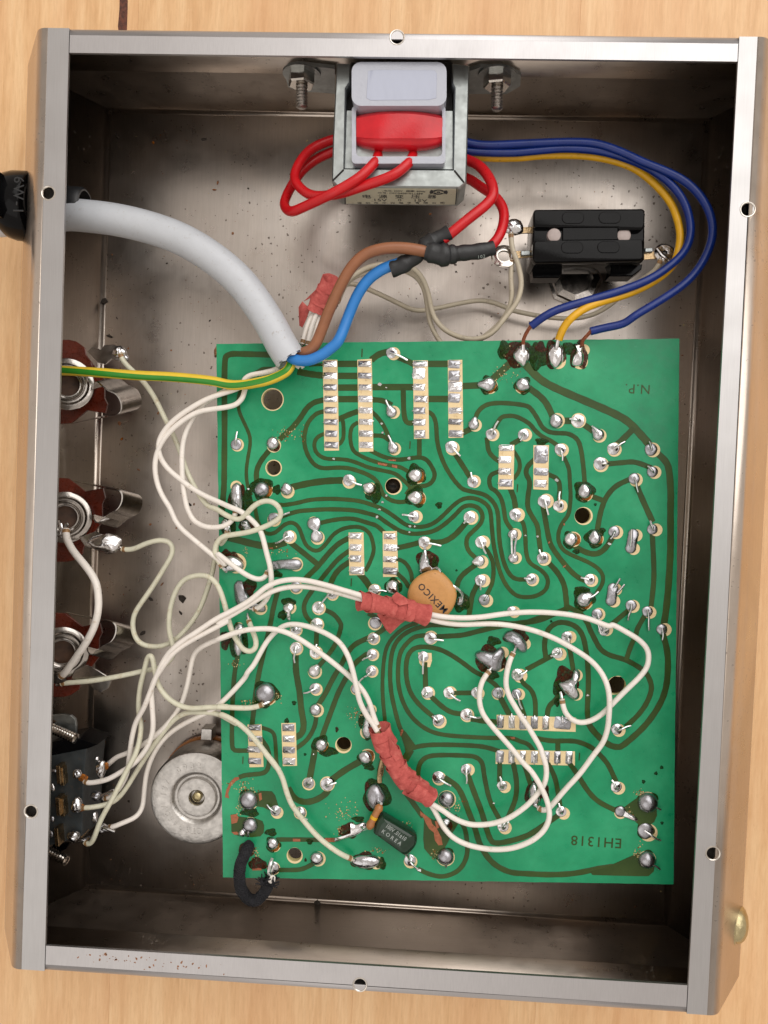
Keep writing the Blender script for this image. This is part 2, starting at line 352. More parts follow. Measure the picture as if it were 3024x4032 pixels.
def lathe(profile, c, axis=(0, 0, 1), seg=32):
    ax = Vector(axis).normalized(); u = ax.orthogonal().normalized(); w_ = ax.cross(u); c = Vector(c); v = []; f = []
    for r, h in profile:
        for k in range(seg): an = 2 * math.pi * k / seg; v.append(c + ax * h + (u * math.cos(an) + w_ * math.sin(an)) * r)
    for i in range(len(profile) - 1):
        for k in range(seg): f.append((i * seg + k, i * seg + (k + 1) % seg, (i + 1) * seg + (k + 1) % seg, (i + 1) * seg + k))
    if profile[0][0] > 1e-4: pass
    return v, f
def orient(vf, origin, X, Y, Z):
    X, Y, Z = Vector(X), Vector(Y), Vector(Z); o = Vector(origin); return [o + X * p[0] + Y * p[1] + Z * p[2] for p in vf[0]], vf[1]
def filled(outer, holes, z0, z1, name='sheet'):
    """sheet with real holes, from a filled 2D curve"""
    cu = bpy.data.curves.new('c', 'CURVE'); cu.dimensions = '2D'; cu.fill_mode = 'BOTH'; cu.extrude = (z1 - z0) / 2
    for loop in [outer] + holes:
        sp = cu.splines.new('POLY'); sp.points.add(len(loop) - 1); sp.use_cyclic_u = True
        for q, p in zip(sp.points, loop): q.co = (p[0], p[1], 0, 1)
    o = bpy.data.objects.new('c', cu); COL.objects.link(o); dg = bpy.context.evaluated_depsgraph_get(); dg.update()
    me = bpy.data.meshes.new_from_object(o.evaluated_get(dg))
    v = [Vector((q.co.x, q.co.y, q.co.z + (z0 + z1) / 2)) for q in me.vertices]; f = [tuple(p.vertices) for p in me.polygons]
    bpy.data.objects.remove(o); bpy.data.curves.remove(cu); bpy.data.meshes.remove(me); return v, f
def text_geo(s, size, extrude=0.0, space=1.0, bold=0.0):
    cu = bpy.data.curves.new('t', 'FONT'); cu.body = s; cu.size = size; cu.extrude = extrude; cu.align_x = 'CENTER'; cu.align_y = 'CENTER'; cu.space_character = space; cu.resolution_u = 2; cu.offset = bold
    o = bpy.data.objects.new('t', cu); COL.objects.link(o); dg = bpy.context.evaluated_depsgraph_get(); dg.update()
    me = bpy.data.meshes.new_from_object(o.evaluated_get(dg)); v = [q.co.copy() for q in me.vertices]; f = [tuple(p.vertices) for p in me.polygons]
    bpy.data.objects.remove(o); bpy.data.curves.remove(cu); bpy.data.meshes.remove(me); return v, f
def circle(c, r, n=28, ph=0): return [(c[0] + r * math.cos(2 * math.pi * k / n + ph), c[1] + r * math.sin(2 * math.pi * k / n + ph)) for k in range(n)]
def rnd(a, b): return random.uniform(a, b)
# ================================================================== TABLE
zt = -0.9
table = thing('wooden_table', 'pale wooden table top of glued boards under the open steel chassis', 'table', (0, 0, zt), kind='structure')
seams = [-330, W(545, 40, zt).x, W(1386, 3980, zt).x, W(2108, 3980, zt).x, 330]
for i in range(4):
    v, f = box_geo(seams[i] + 0.008, seams[i + 1] - 0.008, -380, 380, zt - 22, zt, 0.05)
    mk('board', v, f, 'wood', table, False)
kp = [T('L00', x, y, zt) for x, y in [(782, -60), (836, -60), (834, 60), (830, 176), (826, 260), (800, 380), (778, 240), (770, 172), (780, 60)]]
v, f = poly_prism([(p.x, p.y) for p in kp], zt - .5, zt + 0.015, 0.01); mk('knot', v, f, 'knot', table, False)
# ================================================================== CHASSIS
D = 36.25; ZM = 19.4
FQ = [W(417, 423), W(2798, 463), W(2633, 3650), W(326, 3500)]                       # floor corners TL TR BR BL
TQ = [W(158, 113, D), W(3017, 149, D), W(2817, 3995, D), W(55, 3811, D)]            # rim outer corners
IQ = [W(273, 211, D), W(2904, 246, D), W(2708, 3876, D), W(181, 3720, D)]           # rim inner corners
MQ = []
for i in range(4):
    p = FQ[i].lerp(TQ[i], 0.5); p.z = ZM; p.x += -11.5 if i in (0, 3) else 11.5; MQ.append(p)
CC = sum(FQ, Vector()) / 4
chassis_ = thing('metal_chassis', 'open brushed steel box chassis with slanted sides and folded rim on the wooden table', 'metal box', (CC.x, CC.y, -0.9))
def fil(pts, rad):
    out = [pts[0]]
    for i in range(1, len(pts) - 1):
        p, a, b = pts[i], pts[i - 1], pts[i + 1]; r = rad[i - 1]
        s = p + (a - p).normalized() * r; e = p + (b - p).normalized() * r
        for k in range(7): t = k / 6; out.append(s * (1 - t) ** 2 + p * 2 * t * (1 - t) + e * t * t)
    out.append(pts[-1]); return out
def loft(name, A, B, mat, thick=0.8, cuts=1):
    n = len(A); v = []; f = []
    for k in range(cuts + 1): v += [a.lerp(b, k / cuts) for a, b in zip(A, B)]
    for k in range(cuts):
        for i in range(n - 1): f.append((k * n + i, k * n + i + 1, (k + 1) * n + i + 1, (k + 1) * n + i))
    o = mk(name, v, f, mat, chassis_); sm = o.modifiers.new('thick', 'SOLIDIFY'); sm.thickness = thick * S; sm.offset = 0
    return o
def toward(p, q, d): return p + (q - p).normalized() * d
ins = lambda i: FQ[i] + Vector((1.8 if i in (0, 3) else -1.8, -1.8 if i < 2 else 1.8, 0))
# floor panel
v, f = poly_prism([(ins(i).x, ins(i).y) for i in range(4)], -0.4, 0.4); v = [Vector((p.x, p.y, p.z)) for p in v]
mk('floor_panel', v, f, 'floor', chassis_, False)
def up_pt(i, dz):                               # on the outline, dz below rim
    return TQ[i].lerp(MQ[i], dz / (D - ZM))
# end walls (across) : bend in floor, vertical sheet with slanted ends
for nm, (i, j), sy in (('end_wall', (0, 1), -1), ('end_wall', (3, 2), 1)):
    secs = []
    for q in (i, j):
        fl = FQ[q] + Vector((0, sy * 1.8, 0)); secs.append(fil([fl, FQ[q], MQ[q], up_pt(q, 1.6)], [1.0, 0.1]))
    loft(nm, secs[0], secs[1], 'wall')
    # rounded top bend between the seams
    qi, qj = IQ[i].copy(), IQ[j].copy(); tl = Vector((0, sy * 1.6, 0)); secs = []
    for q, xi in ((i, IQ[i].x + .15), (j, IQ[j].x - .15)):
        t = (xi - TQ[i].x) / (TQ[j].x - TQ[i].x); o_ = TQ[i].lerp(TQ[j], t); dn = up_pt(i, 1.7).lerp(up_pt(j, 1.7), t); dn.y = o_.y
        secs.append(fil([o_ + tl, o_, dn], [1.5]))
    loft('rim_bend', secs[0], secs[1], 'rimh', 0.7)
for nm, (i, j), sx in (('side_wall', (0, 3), 1), ('side_wall', (1, 2), -1)):
    secs = []
    for q in (i, j):
        fl = FQ[q] + Vector((sx * 1.8, 0, 0)); tp = TQ[q].copy(); secs.append(fil([fl, FQ[q], MQ[q], tp, tp + Vector((sx * 2.0, 0, 0))], [1.2, 1.6, 1.7]))
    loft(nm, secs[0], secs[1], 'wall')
# rim flanges with drilled holes
HOLES = dict(top=[('L10', 935, 250)], bottom=[('L13', 693, 785)], left=[('L00', 320, 1265), ('L03', 207, 320)], right=[('L20', 1562, 1372), ('L23', 1335, 540)])
z0, z1 = D - 0.36, D + 0.36
def flange(key, quad, mat):
    hs = []
    for t_, x, y in HOLES[key]:
        c = T(t_, x, y, D); hs.append(circle((c.x, c.y), 1.42))
        prof = [(1.75, .36), (1.65, .5), (1.5, .5), (1.34, .36), (1.25, 0), (1.25, -2.6), (1.42, -2.6), (1.42, .34)]
        vv, ff = lathe([(r * (1 + .0), h) for r, h in prof], c, seg=28); mk('screw_hole', vv, ff, 'bright', chassis_)
        vv, ff = lathe([(1.3, -2.3), (0.001, -2.3)], c, seg=20); mk('screw_hole_shade', vv, ff, 'dark', chassis_)  # added black disc gives the drilled hole its shade by colour
    vv, ff = filled([(p.x, p.y) for p in quad], hs, z0, z1); mk('rim_flange', vv, ff, mat, chassis_, False)
dx = Vector((1, 0, 0)); dy = Vector((0, 1, 0))
flange('left', [TQ[0] + dx * 1.95, IQ[0] + Vector((0, (TQ[0].y - IQ[0].y), 0)), IQ[3] + Vector((0, TQ[3].y - IQ[3].y, 0)), TQ[3] + dx * 1.95], 'rimv')
flange('right', [IQ[1] + Vector((0, TQ[1].y - IQ[1].y, 0)), TQ[1] - dx * 1.95, TQ[2] - dx * 1.95, IQ[2] + Vector((0, TQ[2].y - IQ[2].y, 0))], 'rimv')
def on_edge(i, j, x):
    t = (x - TQ[i].x) / (TQ[j].x - TQ[i].x); return TQ[i].lerp(TQ[j], t)
a, b_ = IQ[0].x + .18, IQ[1].x - .18
flange('top', [on_edge(0, 1, a) - dy * 1.55, on_edge(0, 1, b_) - dy * 1.55, IQ[1] - dx * .18, IQ[0] + dx * .18], 'rimh')
a, b_ = IQ[3].x + .18, IQ[2].x - .18
flange('bottom', [IQ[3] + dx * .18, IQ[2] - dx * .18, on_edge(3, 2, b_) + dy * 1.55, on_edge(3, 2, a) + dy * 1.55], 'rimh')
for i in range(4):                             # closed ends of the side folds
    sx = 1 if i in (0, 3) else -1; sy = 1 if i < 2 else -1; xi = (IQ[i].x - TQ[i].x) * .97
    p = TQ[i] + Vector((sx * .9, -sy * .35, 0)); q = p + Vector((xi - sx * .9, 0, 0))
    vv, ff = box_geo(min(p.x, q.x), max(p.x, q.x), p.y - .3, p.y + .3, D - 1.9, D - .37, .1); mk('corner_tab', vv, ff, 'rimh', chassis_, False)
# ================================================================== CIRCUIT BOARD
ZB = 22.0
BQ = [W(852, 1354, ZB), W(2675, 1333, ZB), W(2652, 3482, ZB), W(878, 3455, ZB)]
bc = sum(BQ, Vector()) / 4
pcb = thing('circuit_board', 'green printed circuit board, solder side up, with olive copper tracks and rows of solder joints', 'circuit board', (bc.x, bc.y, ZB - 1.6))
def jag(p, q, n, a):
    d = (q - p); nn = Vector((-d.y, d.x, 0)).normalized(); return [p + d * (k / n) + nn * (rnd(-a, a) if k else 0) for k in range(n)]
outl = []
for i in range(4): outl += jag(BQ[i], BQ[(i + 1) % 4], 60, 0.05)
BH = [('A1', 597, 650, 110), ('A1', 607, 1370, 78), ('B2', 260, 90, 80), ('B3', 628, 402, 84), ('C3', 985, 745, 98), ('C1', 1347, 1365, 78), ('D1', 830, 1243, 76)]
UB = (1 / K1) * (CAM.z - ZB) / FPX                      # tile px -> units on the board
hs = []
for t_, x, y, r in BH: c = T(t_, x, y, ZB); hs.append(circle((c.x, c.y), r * UB, 36))
v, f = filled([(p.x, p.y) for p in outl], hs, ZB - 1.6, ZB)
mi = [0 if all(abs(v[i].z - ZB) < 1e-3 for i in q) else 1 for q in f]
mk('solder_mask_board', v, f, ['green', 'edge'], pcb, False, mi)
for k, (t_, x, y, r) in enumerate(BH):                  # bare laminate round each hole
    c = T(t_, x, y, ZB); o_ = [(0, 0), (2, 2), (7, 3), (9, 4), (14, 8), (-3, 10), (0, 12)][k]; c2 = T(t_, x + o_[0], y + o_[1], ZB)
    v, f = filled(circle((c2.x, c2.y), (r + 10) * UB, 36), [circle((c.x, c.y), (r - .5) * UB, 36)], ZB + .003, ZB + .012); mk('hole_ring', v, f, 'cream', pcb, False)
# ---- tracks
TRACKS = """
A1 65|A1 640,180 300,172 130,180 97,205 92,300 92,900 88,1400 82,1659 B1 85,100 72,260 60,420
A1 38|A1 600,325 510,325 460,345 330,430 255,560 235,680 250,790 310,920 355,1030 360,1130 335,1280 320,1420 335,1560 375,1659
A1 72|A1 860,355 950,375 1050,390 1150,400
A1 30|A1 980,290 1060,285 1140,285
A1 70|A1 1275,275 1500,275
A1 70|A1 1275,401 1500,402
A1 70|A1 1275,525 1500,525
A1 70|A1 1275,647 1500,646
A1 60|A1 1140,655 1040,680 960,740 900,830 830,920 740,1010 670,1070
A1 46|A1 1140,775 1060,800 980,880 945,970 930,1080 950,1190 1000,1290 1060,1350 1140,1375 1280,1368 1400,1375 1520,1410 A2 0,1445 70,1490 120,1560 150,1640 B2 180,200 240,240 330,260 410,250
A1 42|A1 1150,1010 1080,1040 1040,1100 1045,1180 1090,1240 1170,1275 1280,1278 1400,1290 1520,1330 A2 0,1365 130,1395 280,1430 370,1500 430,1560 440,1659 B2 440,120
A1 42|A1 1500,890 1440,930 1418,1000 1420,1100 1450,1190 1520,1240 A2 0,1280 90,1310 200,1340 330,1360 440,1420
A1 60|A1 1500,775 1400,810 1280,865
A1 42|A1 1325,840 1342,900 1345,1040 1320,1100 1285,1130
A1 58|A1 560,1190 480,1290 430,1400 430,1530
A1 75|A1 760,1590 820,1570 1000,1530 1180,1508 1340,1502
A2 70|A2 30,235 120,170 230,145
A2 62|A2 270,190 400,240 490,285
A2 70|A2 600,275 850,275
A2 70|A2 30,520 490,520
A2 55|A2 368,530 385,870 410,893 490,895
A2 70|A2 620,645 850,645
A2 70|A2 985,510 1230,498
A2 58|A2 30,652 150,662 250,710
A2 46|A2 30,775 90,830 170,940 235,1100
A2 46|A2 40,1030 150,1035 220,1080
A2 46|A2 600,775 650,790 690,830 715,920 725,1080 760,1230 820,1370 890,1480 B2 940,70 1000,125 1100,150 1220,180 1300,240 1350,320 1370,420 1375,560 1390,720 1430,900 1490,1020 1560,1070 B3 30,1075
A2 50|A2 538,1050 538,1265
A2 46|A2 20,1185 150,1250 300,1285 450,1270 540,1260 620,1290 680,1380 700,1450 670,1520 600,1560 480,1568 430,1610 B2 430,100 400,180
A2 60|A2 990,1005 1080,960
A2 48|A2 1120,890 1150,790 1220,720 1320,690 1480,690 A3 30,715 90,760 150,850 200,940 270,990 360,1005 470,1010 560,1060 600,1140 625,1280 640,1420 650,1560
A2 46|A2 1310,990 1390,850 1460,825 1560,830 A3 60,900 120,970 200,1040 300,1090 380,1150
A2 48|A2 1250,1050 1265,1180 1310,1250 1390,1310
A2 55|A2 1620,1060 1500,1130
A2 42|A2 1520,1180 1590,1290 1590,1400 1530,1490
A2 46|A2 1390,1405 1300,1440 1275,1500 1290,1580 B2 1340,140 1400,220 1430,340 1450,460 1520,560
B2 58|B2 1480,90 1510,150 1540,240 1555,360
A2 55|A2 900,1200 990,1340 1080,1480
A2 78|A2 1560,200 1500,260 1430,330 1330,420 1270,490
A3 85|A3 20,270 50,310 170,430 300,510 500,600 760,710 960,800 1100,880 1210,990 1300,1090 1340,1150
A3 66|A3 1170,950 1060,1060 960,1150
A3 72|A3 1370,1180 1500,1300 1540,1420 1555,1659 B3 1552,300 1552,600 1550,800 1530,1150 1500,1440 1470,1600
A3 70|A3 20,500 75,540 170,610 250,700 320,850
A3 70|A3 390,875 540,875
A3 62|A3 610,895 740,985
A3 55|A3 860,1332 1050,1315 1180,1310 1350,1370
A3 56|A3 1150,1480 980,1560 B3 960,110 880,200 840,290 810,390 780,560
B3 55|B3 700,190 860,250
A3 42|A3 410,1220 480,1370 490,1500 B3 490,50 500,200 480,380 420,470 375,570 375,680 430,770 540,830 680,890 790,960 840,1040 830,1130 770,1220
A3 52|A3 130,1275 50,1350 30,1430 70,1520 B3 80,60 50,200 50,320 100,420 150,510 165,640 190,820
A3 50|A3 250,1435 350,1480 385,1560 B3 388,60 380,250
B3 50|B3 240,260 370,300
B3 55|B3 205,280 240,480 280,680 340,790 450,930 560,1040 680,1100
B3 58|B3 230,860 360,1000 430,1130 450,1260 460,1375
B3 60|B3 480,1375 330,1435 180,1500 0,1530 B2 1500,1545 C2 1400,90 1200,85 1000,110 900,120
B3 55|B3 440,1350 600,1430 680,1540 C3 700,150 760,270 820,370 920,430 1060,470 1180,530 1290,610 1345,720 1345,820 1290,950 1200,1070 1080,1180
B3 70|B3 560,1440 640,1360 650,1290
B3 60|B3 510,700 600,760 700,800 790,800 870,740 950,620
B3 62|B3 1185,60 1260,240 1365,470
B3 54|B3 1360,600 1375,900 1375,1100 1345,1380
B3 52|B3 1120,1390 930,1550
B3 52|B3 1290,1440 1200,1600 C3 1190,210 1130,340 1085,480
B2 44|B2 1590,440 1640,540 B3 0,480 22,600 30,780 70,900 180,970 245,1040 260,1110 230,1190 130,1250 0,1260 B2 1540,1230 1450,1130 1390,1000 1350,850 1320,700 1300,500 1290,380 1260,300 1180,240 1080,215 980,235 880,310 780,410 690,480 600,515 500,520 400,500 300,430 200,360 100,310 B1 1540,255 1400,235 1200,225 1000,235 850,270 720,290 660,285
B1 46|B1 640,430 850,360 1000,345 1200,335 1450,345 1605,380 B2 100,410 200,480 330,560 440,590 560,590 700,560 820,480 920,390 1000,310 1090,295 1170,330 1205,410 1180,490 1100,570 1045,630 1035,710 1070,790 1150,860
B1 46|B1 1100,480 1180,460 1300,440 1450,435 1605,480 B2 90,510 180,590
B1 42|B1 405,250 430,420 460,500 500,570 570,595 640,570 720,500 800,475 870,520 910,620 950,710 1020,765 1090,765 1160,700 1240,600 1340,540 1450,520 1540,530 1620,590 1655,690 B2 55,790 0,930 B1 1570,985
B1 78|B1 130,630 350,690 500,720 620,720 740,680
B1 58|B1 1420,630 1290,700 1180,810 1080,930 960,1050 920,1090
B1 60|B1 780,680 930,800 1080,920
B1 50|B1 1410,770 1300,850 1200,960 1080,1110 980,1240 930,1340 940,1440 1000,1520 1070,1560
B1 60|B1 1410,890 1320,950 1250,1030 1200,1150 1215,1230
B1 72|B1 1510,1010 1580,1090 1640,1180
B1 50|B1 1110,1380 1240,1440 1310,1530 C1 1318,130 1300,200 1260,310 1180,430 1070,560
B1 54|B1 660,1160 600,1400 C1 590,20 540,250 480,500 430,750 400,1000 380,1180
C1 56|C1 1620,240 1470,310 1390,400 1320,530 1230,680 1150,840 1070,960
C1 56|C1 1600,410 1480,500 1400,620 1300,800 1230,980 1160,1170 1100,1340
C1 68|C1 840,390 845,600 880,800 900,1000 925,1150 905,1250 830,1300
C1 48|C1 1060,1050 1040,1180 960,1320 830,1420
C1 50|C1 1065,100 1055,370
C1 50|C1 235,420 205,560 185,760 172,1050 170,1360 190,1420 230,1433 360,1432
C1 42|C1 480,1190 590,1230 625,1320 630,1659 D1 640,290 670,380
D1 70|D1 760,540 830,650 940,690 1060,665 1170,590 1200,500
C1 50|C1 470,1300 540,1400 562,1500 D1 560,200 550,330 500,385 380,400 300,410 245,430
D1 70|D1 1045,110 1030,220 985,460
D1 72|D1 1190,480 1350,360 1560,240
D1 48|D1 640,1085 900,1085 1100,1090 1250,1090
D1 50|D1 640,1405 850,1405 950,1380 1060,1320
C2 40|C2 520,90 400,130 280,220 200,330 165,480 150,700 155,900 175,1100 185,1230
C2 46|C2 900,118 700,110 560,130 420,180 310,270 250,400 230,600 240,800 280,1000 330,1180 390,1300 430,1400
C2 46|C2 660,215 560,222 480,240 400,310 340,400 315,550 320,750 370,930 460,1080 600,1200 760,1260 1000,1285 1300,1300 1500,1300 1600,1335 C3 60,1370 130,1470
C2 50|C2 1380,790 1330,730 1200,640 1120,600 1000,510 880,430 760,370 620,340 500,350 430,410 400,520 405,680 450,830 550,960 690,1080
C2 54|C2 690,235 860,225 1000,215 1180,170 1400,120 1659,85 C3 150,40 300,10
C2 54|C2 598,500 600,600 605,780
C2 54|C2 660,860 780,970 880,1030 1000,1048
C2 60|C2 1080,1095 1200,1118 1370,1135
C2 50|C2 900,825 1110,825
C2 60|C2 1390,870 1500,1080
C2 48|C2 1590,900 1650,1080
C2 50|C2 1600,660 1640,730 C3 80,790 125,900 130,1090
C2 50|C2 430,1420 500,1395 620,1375 800,1370 1100,1380 1250,1400 1380,1440
C2 80|C2 450,1420 385,1530
D2 55|D2 400,600 500,740 580,850
D2 50|D2 526,460 530,330 570,250 650,205 800,195 1000,200 1130,215 1200,280 1220,400 1260,600 1310,740 1400,900
D2 62|D2 800,430 930,520 1000,640 1060,800 1120,950 1170,1120 1250,1260 1350,1360 1500,1430 D3 50,1445 300,1455 550,1440 800,1390 950,1370
D2 60|D2 1040,380 1120,600 1190,780 1240,950 1280,1070 1330,1120 1450,1110 D3 30,1050 180,960 400,810
D2 52|D2 1385,270 1385,480
D2 54|D2 1525,270 1560,450 1560,600 1530,720 1440,920
D3 50|D3 0,260 60,450 90,560
C3 52|C3 120,1300 300,1330 450,1330 580,1340 720,1400 820,1490 900,1590 D3 880,290 980,480
C3 52|C3 365,1335 365,1460
D3 55|D3 480,270 560,380 680,570 800,690 1000,790
D3 52|D3 260,280 340,450 390,740
C3 54|C3 380,830 340,900 270,970 250,1090
C3 54|C3 330,420 180,500 30,580
C3 50|C3 470,260 490,360 510,480 530,600
C3 55|C3 690,1140 675,1020 685,800 685,600 665,400 630,230 560,130 450,85 350,90 270,150 235,240 225,340 240,460
C3 66|C3 1465,180 1520,400 1520,650 1490,820 1420,980 1300,1150 1180,1270 1060,1370 1000,1395 900,1370 780,1270 700,1170 690,1100
B2 56|B2 290,745 430,715 560,680
B2 60|B2 650,680 760,682 850,650 940,580 1060,440
B2 42|B2 290,860 340,870 400,910 450,1000 462,1100
B2 46|B2 290,1000 380,1080 430,1160
B2 55|B2 1160,900 1010,1010 950,1090 930,1180
B2 56|B2 1160,1110 1100,1230 1080,1330 1060,1460
B2 44|B2 1210,720 1260,780 1310,880 1320,1000 1300,1130 1230,1270
B2 50|B2 0,1430 C2 200,110 60,220
B2 44|B2 440,1470 600,1490 C2 480,70
D2 50|D2 930,860 1010,950 1040,1100 1040,1250 980,1380 880,1450 760,1475 620,1440 520,1390
"""
ti = 0
def ribbon(name, pts, width, z, mats, parent, h=0.03):
    P = relax(smooth(pts, 5), 2); v = []; f = []; mi = []
    n = len(P)
    for i, p in enumerate(P):
        a = P[max(0, i - 1)]; b = P[min(n - 1, i + 1)]; t = (b - a); t.z = 0; t.normalize(); q = Vector((-t.y, t.x, 0)); ww = width / 2 * (1 + 0.04 * math.sin(i * 1.7))
        for off, zz in ((-ww - .055, z - .012), (-ww, z + h), (ww, z + h), (ww + .055, z - .012)):
            pp = p + q * off; v.append(Vector((pp.x, pp.y, zz)))
    for i in range(n - 1):
        for k in range(3): f.append((i * 4 + k, i * 4 + k + 1, i * 4 + 5 + k, i * 4 + 4 + k)); mi.append(0 if k == 1 else 1)
    return mk(name, v, f, mats, parent, False, mi)
for ln in TRACKS.strip().split('\n'):
    h_, s_ = ln.split('|'); wd = float(h_.split()[1]) * UB * .90; s_ = s_.split(); s_ = ' '.join(s_)
    pts = parse(s_.replace(' ', ' ').replace(s_.split()[1], s_.split()[1] + ',%f' % ZB, 1))
    ti += 1; ribbon('copper_track', clean(pts, 1.0), wd, ZB + 0.006 + ti * 0.0004, ['trace', 'tedge'], pcb)
def area_track(name, tile, pts, mat='trace', dz=0.0, thick=0.04, parent=None):
    P = [T(tile, x, y, ZB) for x, y in pts]; v, f = poly_prism([(p.x, p.y) for p in P], ZB - 0.2, ZB + thick + dz, 0.03); return mk(name, v, f, mat, parent or pcb, False)
area_track('copper_area', 'D1', [(430, 590), (470, 572), (590, 577), (625, 620), (655, 720), (620, 770), (560, 775), (500, 745), (400, 730), (380, 650)], dz=.06)
area_track('copper_area', 'D1', [(160, 820), (230, 840), (300, 850), (440, 870), (490, 890), (510, 940), (505, 1010), (470, 1050), (380, 1060), (230, 1045), (165, 1000)], dz=.062)
area_track('copper_area', 'D3', [(1040, 760), (1180, 660), (1300, 600), (1400, 700), (1410, 830), (1380, 900), (1290, 960), (1220, 930), (1150, 870), (1040, 840)], dz=.064)
area_track('copper_area', 'D3', [(700, 1420), (850, 1385), (1000, 1320), (1180, 1240), (1340, 1230), (1390, 1330), (1375, 1420), (1320, 1470), (1200, 1470), (730, 1458)], dz=.066)
area_track('copper_area', 'C2', [(335, 1180), (400, 1240), (505, 1385), (500, 1410), (450, 1440), (395, 1470), (385, 1400), (350, 1290)], dz=.068)
area_track('copper_area', 'D2', [(590, 830), (690, 880), (780, 860), (930, 820), (960, 900), (890, 1010), (830, 1130), (760, 1250), (700, 1290), (640, 1240), (590, 1180), (580, 1080)], dz=.07)
area_track('copper_area', 'A2', [(1490, 150), (1560, 60), (1659, 60), (1659, 330), (1600, 300), (1500, 250)], dz=.072)
area_track('copper_area', 'B2', [(360, 1360), (440, 1430), (520, 1500), (430, 1560), (250, 1640), (150, 1640)], dz=.058) if False else None
area_track('bare_copper', 'D1', [(240, 425), (200, 430), (150, 480), (110, 560), (95, 640), (140, 650), (130, 600), (160, 520), (210, 470), (250, 450)], 'copper', .03)
area_track('bare_copper', 'D1', [(155, 825), (215, 815), (240, 850), (225, 905), (165, 920)], 'copper', .09)
area_track('bare_copper', 'D1', [(165, 1005), (225, 1000), (240, 1030), (200, 1035)], 'copper', .09)
area_track('bare_copper', 'D1', [(450, 600), (480, 590), (488, 660), (460, 680)], 'copper', .09)
area_track('bare_copper', 'D1', [(1150, 1068), (1255, 1066), (1258, 1110), (1150, 1112)], 'copper', .07)
area_track('bare_copper', 'D1', [(810, 1075), (890, 1077), (892, 1104), (812, 1105)], 'copper', .07)
area_track('bare_copper', 'D2', [(545, 780), (600, 825), (660, 870), (675, 920), (720, 960), (770, 1060), (785, 1140), (740, 1145), (700, 1090), (690, 1010), (640, 970), (600, 900), (580, 850), (548, 830)], 'copper', .1)
area_track('bare_copper', 'D2', [(700, 890), (735, 890), (745, 960), (720, 970)], 'copper', .1)
area_track('bare_copper', 'D1', [(385, 1340), (400, 1320), (430, 1390), (470, 1330), (485, 1408), (385, 1410)], 'copper', .05)
area_track('bare_copper', 'D2', [(128, 230), (185, 225), (152, 420), (100, 420)], 'copper', .05)
area_track('bare_copper', 'C2', [(345, 1210), (365, 1205), (370, 1225), (345, 1285), (335, 1260)], 'copper', .13)
area_track('bare_copper', 'C2', [(1490, 1288), (1545, 1288), (1545, 1312), (1510, 1310)], 'copper', .07)
area_track('bare_copper', 'A2', [(100, 1312), (205, 1330), (190, 1352), (100, 1335)], 'copper', .08)
area_track('bare_copper', 'A2', [(208, 1283), (295, 1283), (290, 1300), (215, 1297)], 'copper', .08)
area_track('bare_copper', 'A2', [(250, 1335), (308, 1345), (305, 1376), (248, 1362)], 'copper', .08)
area_track('bare_copper', 'A2', [(1450, 110), (1490, 80), (1508, 90), (1480, 140), (1465, 200), (1420, 195)], 'chip', .1)
area_track('bare_copper', 'B1', [(560, 740), (605, 735), (600, 752), (565, 753)], 'copper', .07)
area_track('bare_copper', 'B3', [(415, 940), (455, 915), (445, 940), (420, 950)], 'copper', .07)
area_track('bare_copper', 'B3', [(260, 690), (275, 668), (285, 680), (270, 700)], 'copper', .07)
area_track('bare_copper', 'B3', [(425, 480), (440, 485), (438, 508), (422, 500)], 'copper', .07)
# board lettering, etched in copper
def board_text(s, tile, x, y, hpx, ang=math.pi, sx=1.0, bold=0.0):
    v, f = text_geo(s, hpx * UB * 1.38, 0.02, 1.12, bold); c = T(tile, x, y, ZB + .03); R_ = Matrix.Rotation(ang - 0.01, 3, 'Z')
    mk('board_lettering', [c + R_ @ Vector((p.x * sx, p.y, p.z)) for p in v], f, 'trace', pcb, False)
board_text('N.P.', 'A3', 1207, 535, 100); board_text('EH1318', 'D3', 772, 1105, 108, sx=1.02, bold=.02)
board_text('1', 'A1', 1540, 155, 95); board_text('1', 'A2', 440, 1125, 85); board_text('1', 'A2', 1572, 1580, 90); board_text('1', 'B1', 1427, 1100, 90)
board_text('1', 'C3', 592, 1492, 85); board_text('1', 'C1', 285, 1530, 85)
# ---- long windows with rows of flat pads
def solder_dome(name, outline, h, z, mat, parent, prof=None, rings=6, lean=(0, 0), noise=0.04):
    """lens or cone of solder over a closed outline (2D world points)"""
    n = len(outline); c = Vector((sum(p[0] for p in outline) / n + lean[0], sum(p[1] for p in outline) / n + lean[1])); v = []; f = []
    prof = prof or (lambda r: math.sqrt(max(0, 1 - r * r)))
    sd = rnd(0, 9)
    for k in range(rings):
        r = 1 - k / rings; r = math.sin(r * math.pi / 2) if k else 1.0
        for i, p in enumerate(outline):
            q = c + (Vector(p[:2]) - c) * r; v.append(Vector((q.x, q.y, z + h * prof(r) + (h * noise * math.sin(i * 1.3 + k * 2.1 + sd) if 0 < k else 0))))
    v.append(Vector((c.x, c.y, z + h * prof(0)))); m_ = len(v) - 1
    for k in range(rings - 1):
        for i in range(n): f.append((k * n + i, k * n + (i + 1) % n, (k + 1) * n + (i + 1) % n, (k + 1) * n + i))
    for i in range(n): f.append(((rings - 1) * n + i, (rings - 1) * n + (i + 1) % n, m_))
    return mk(name, v, f, mat, parent)
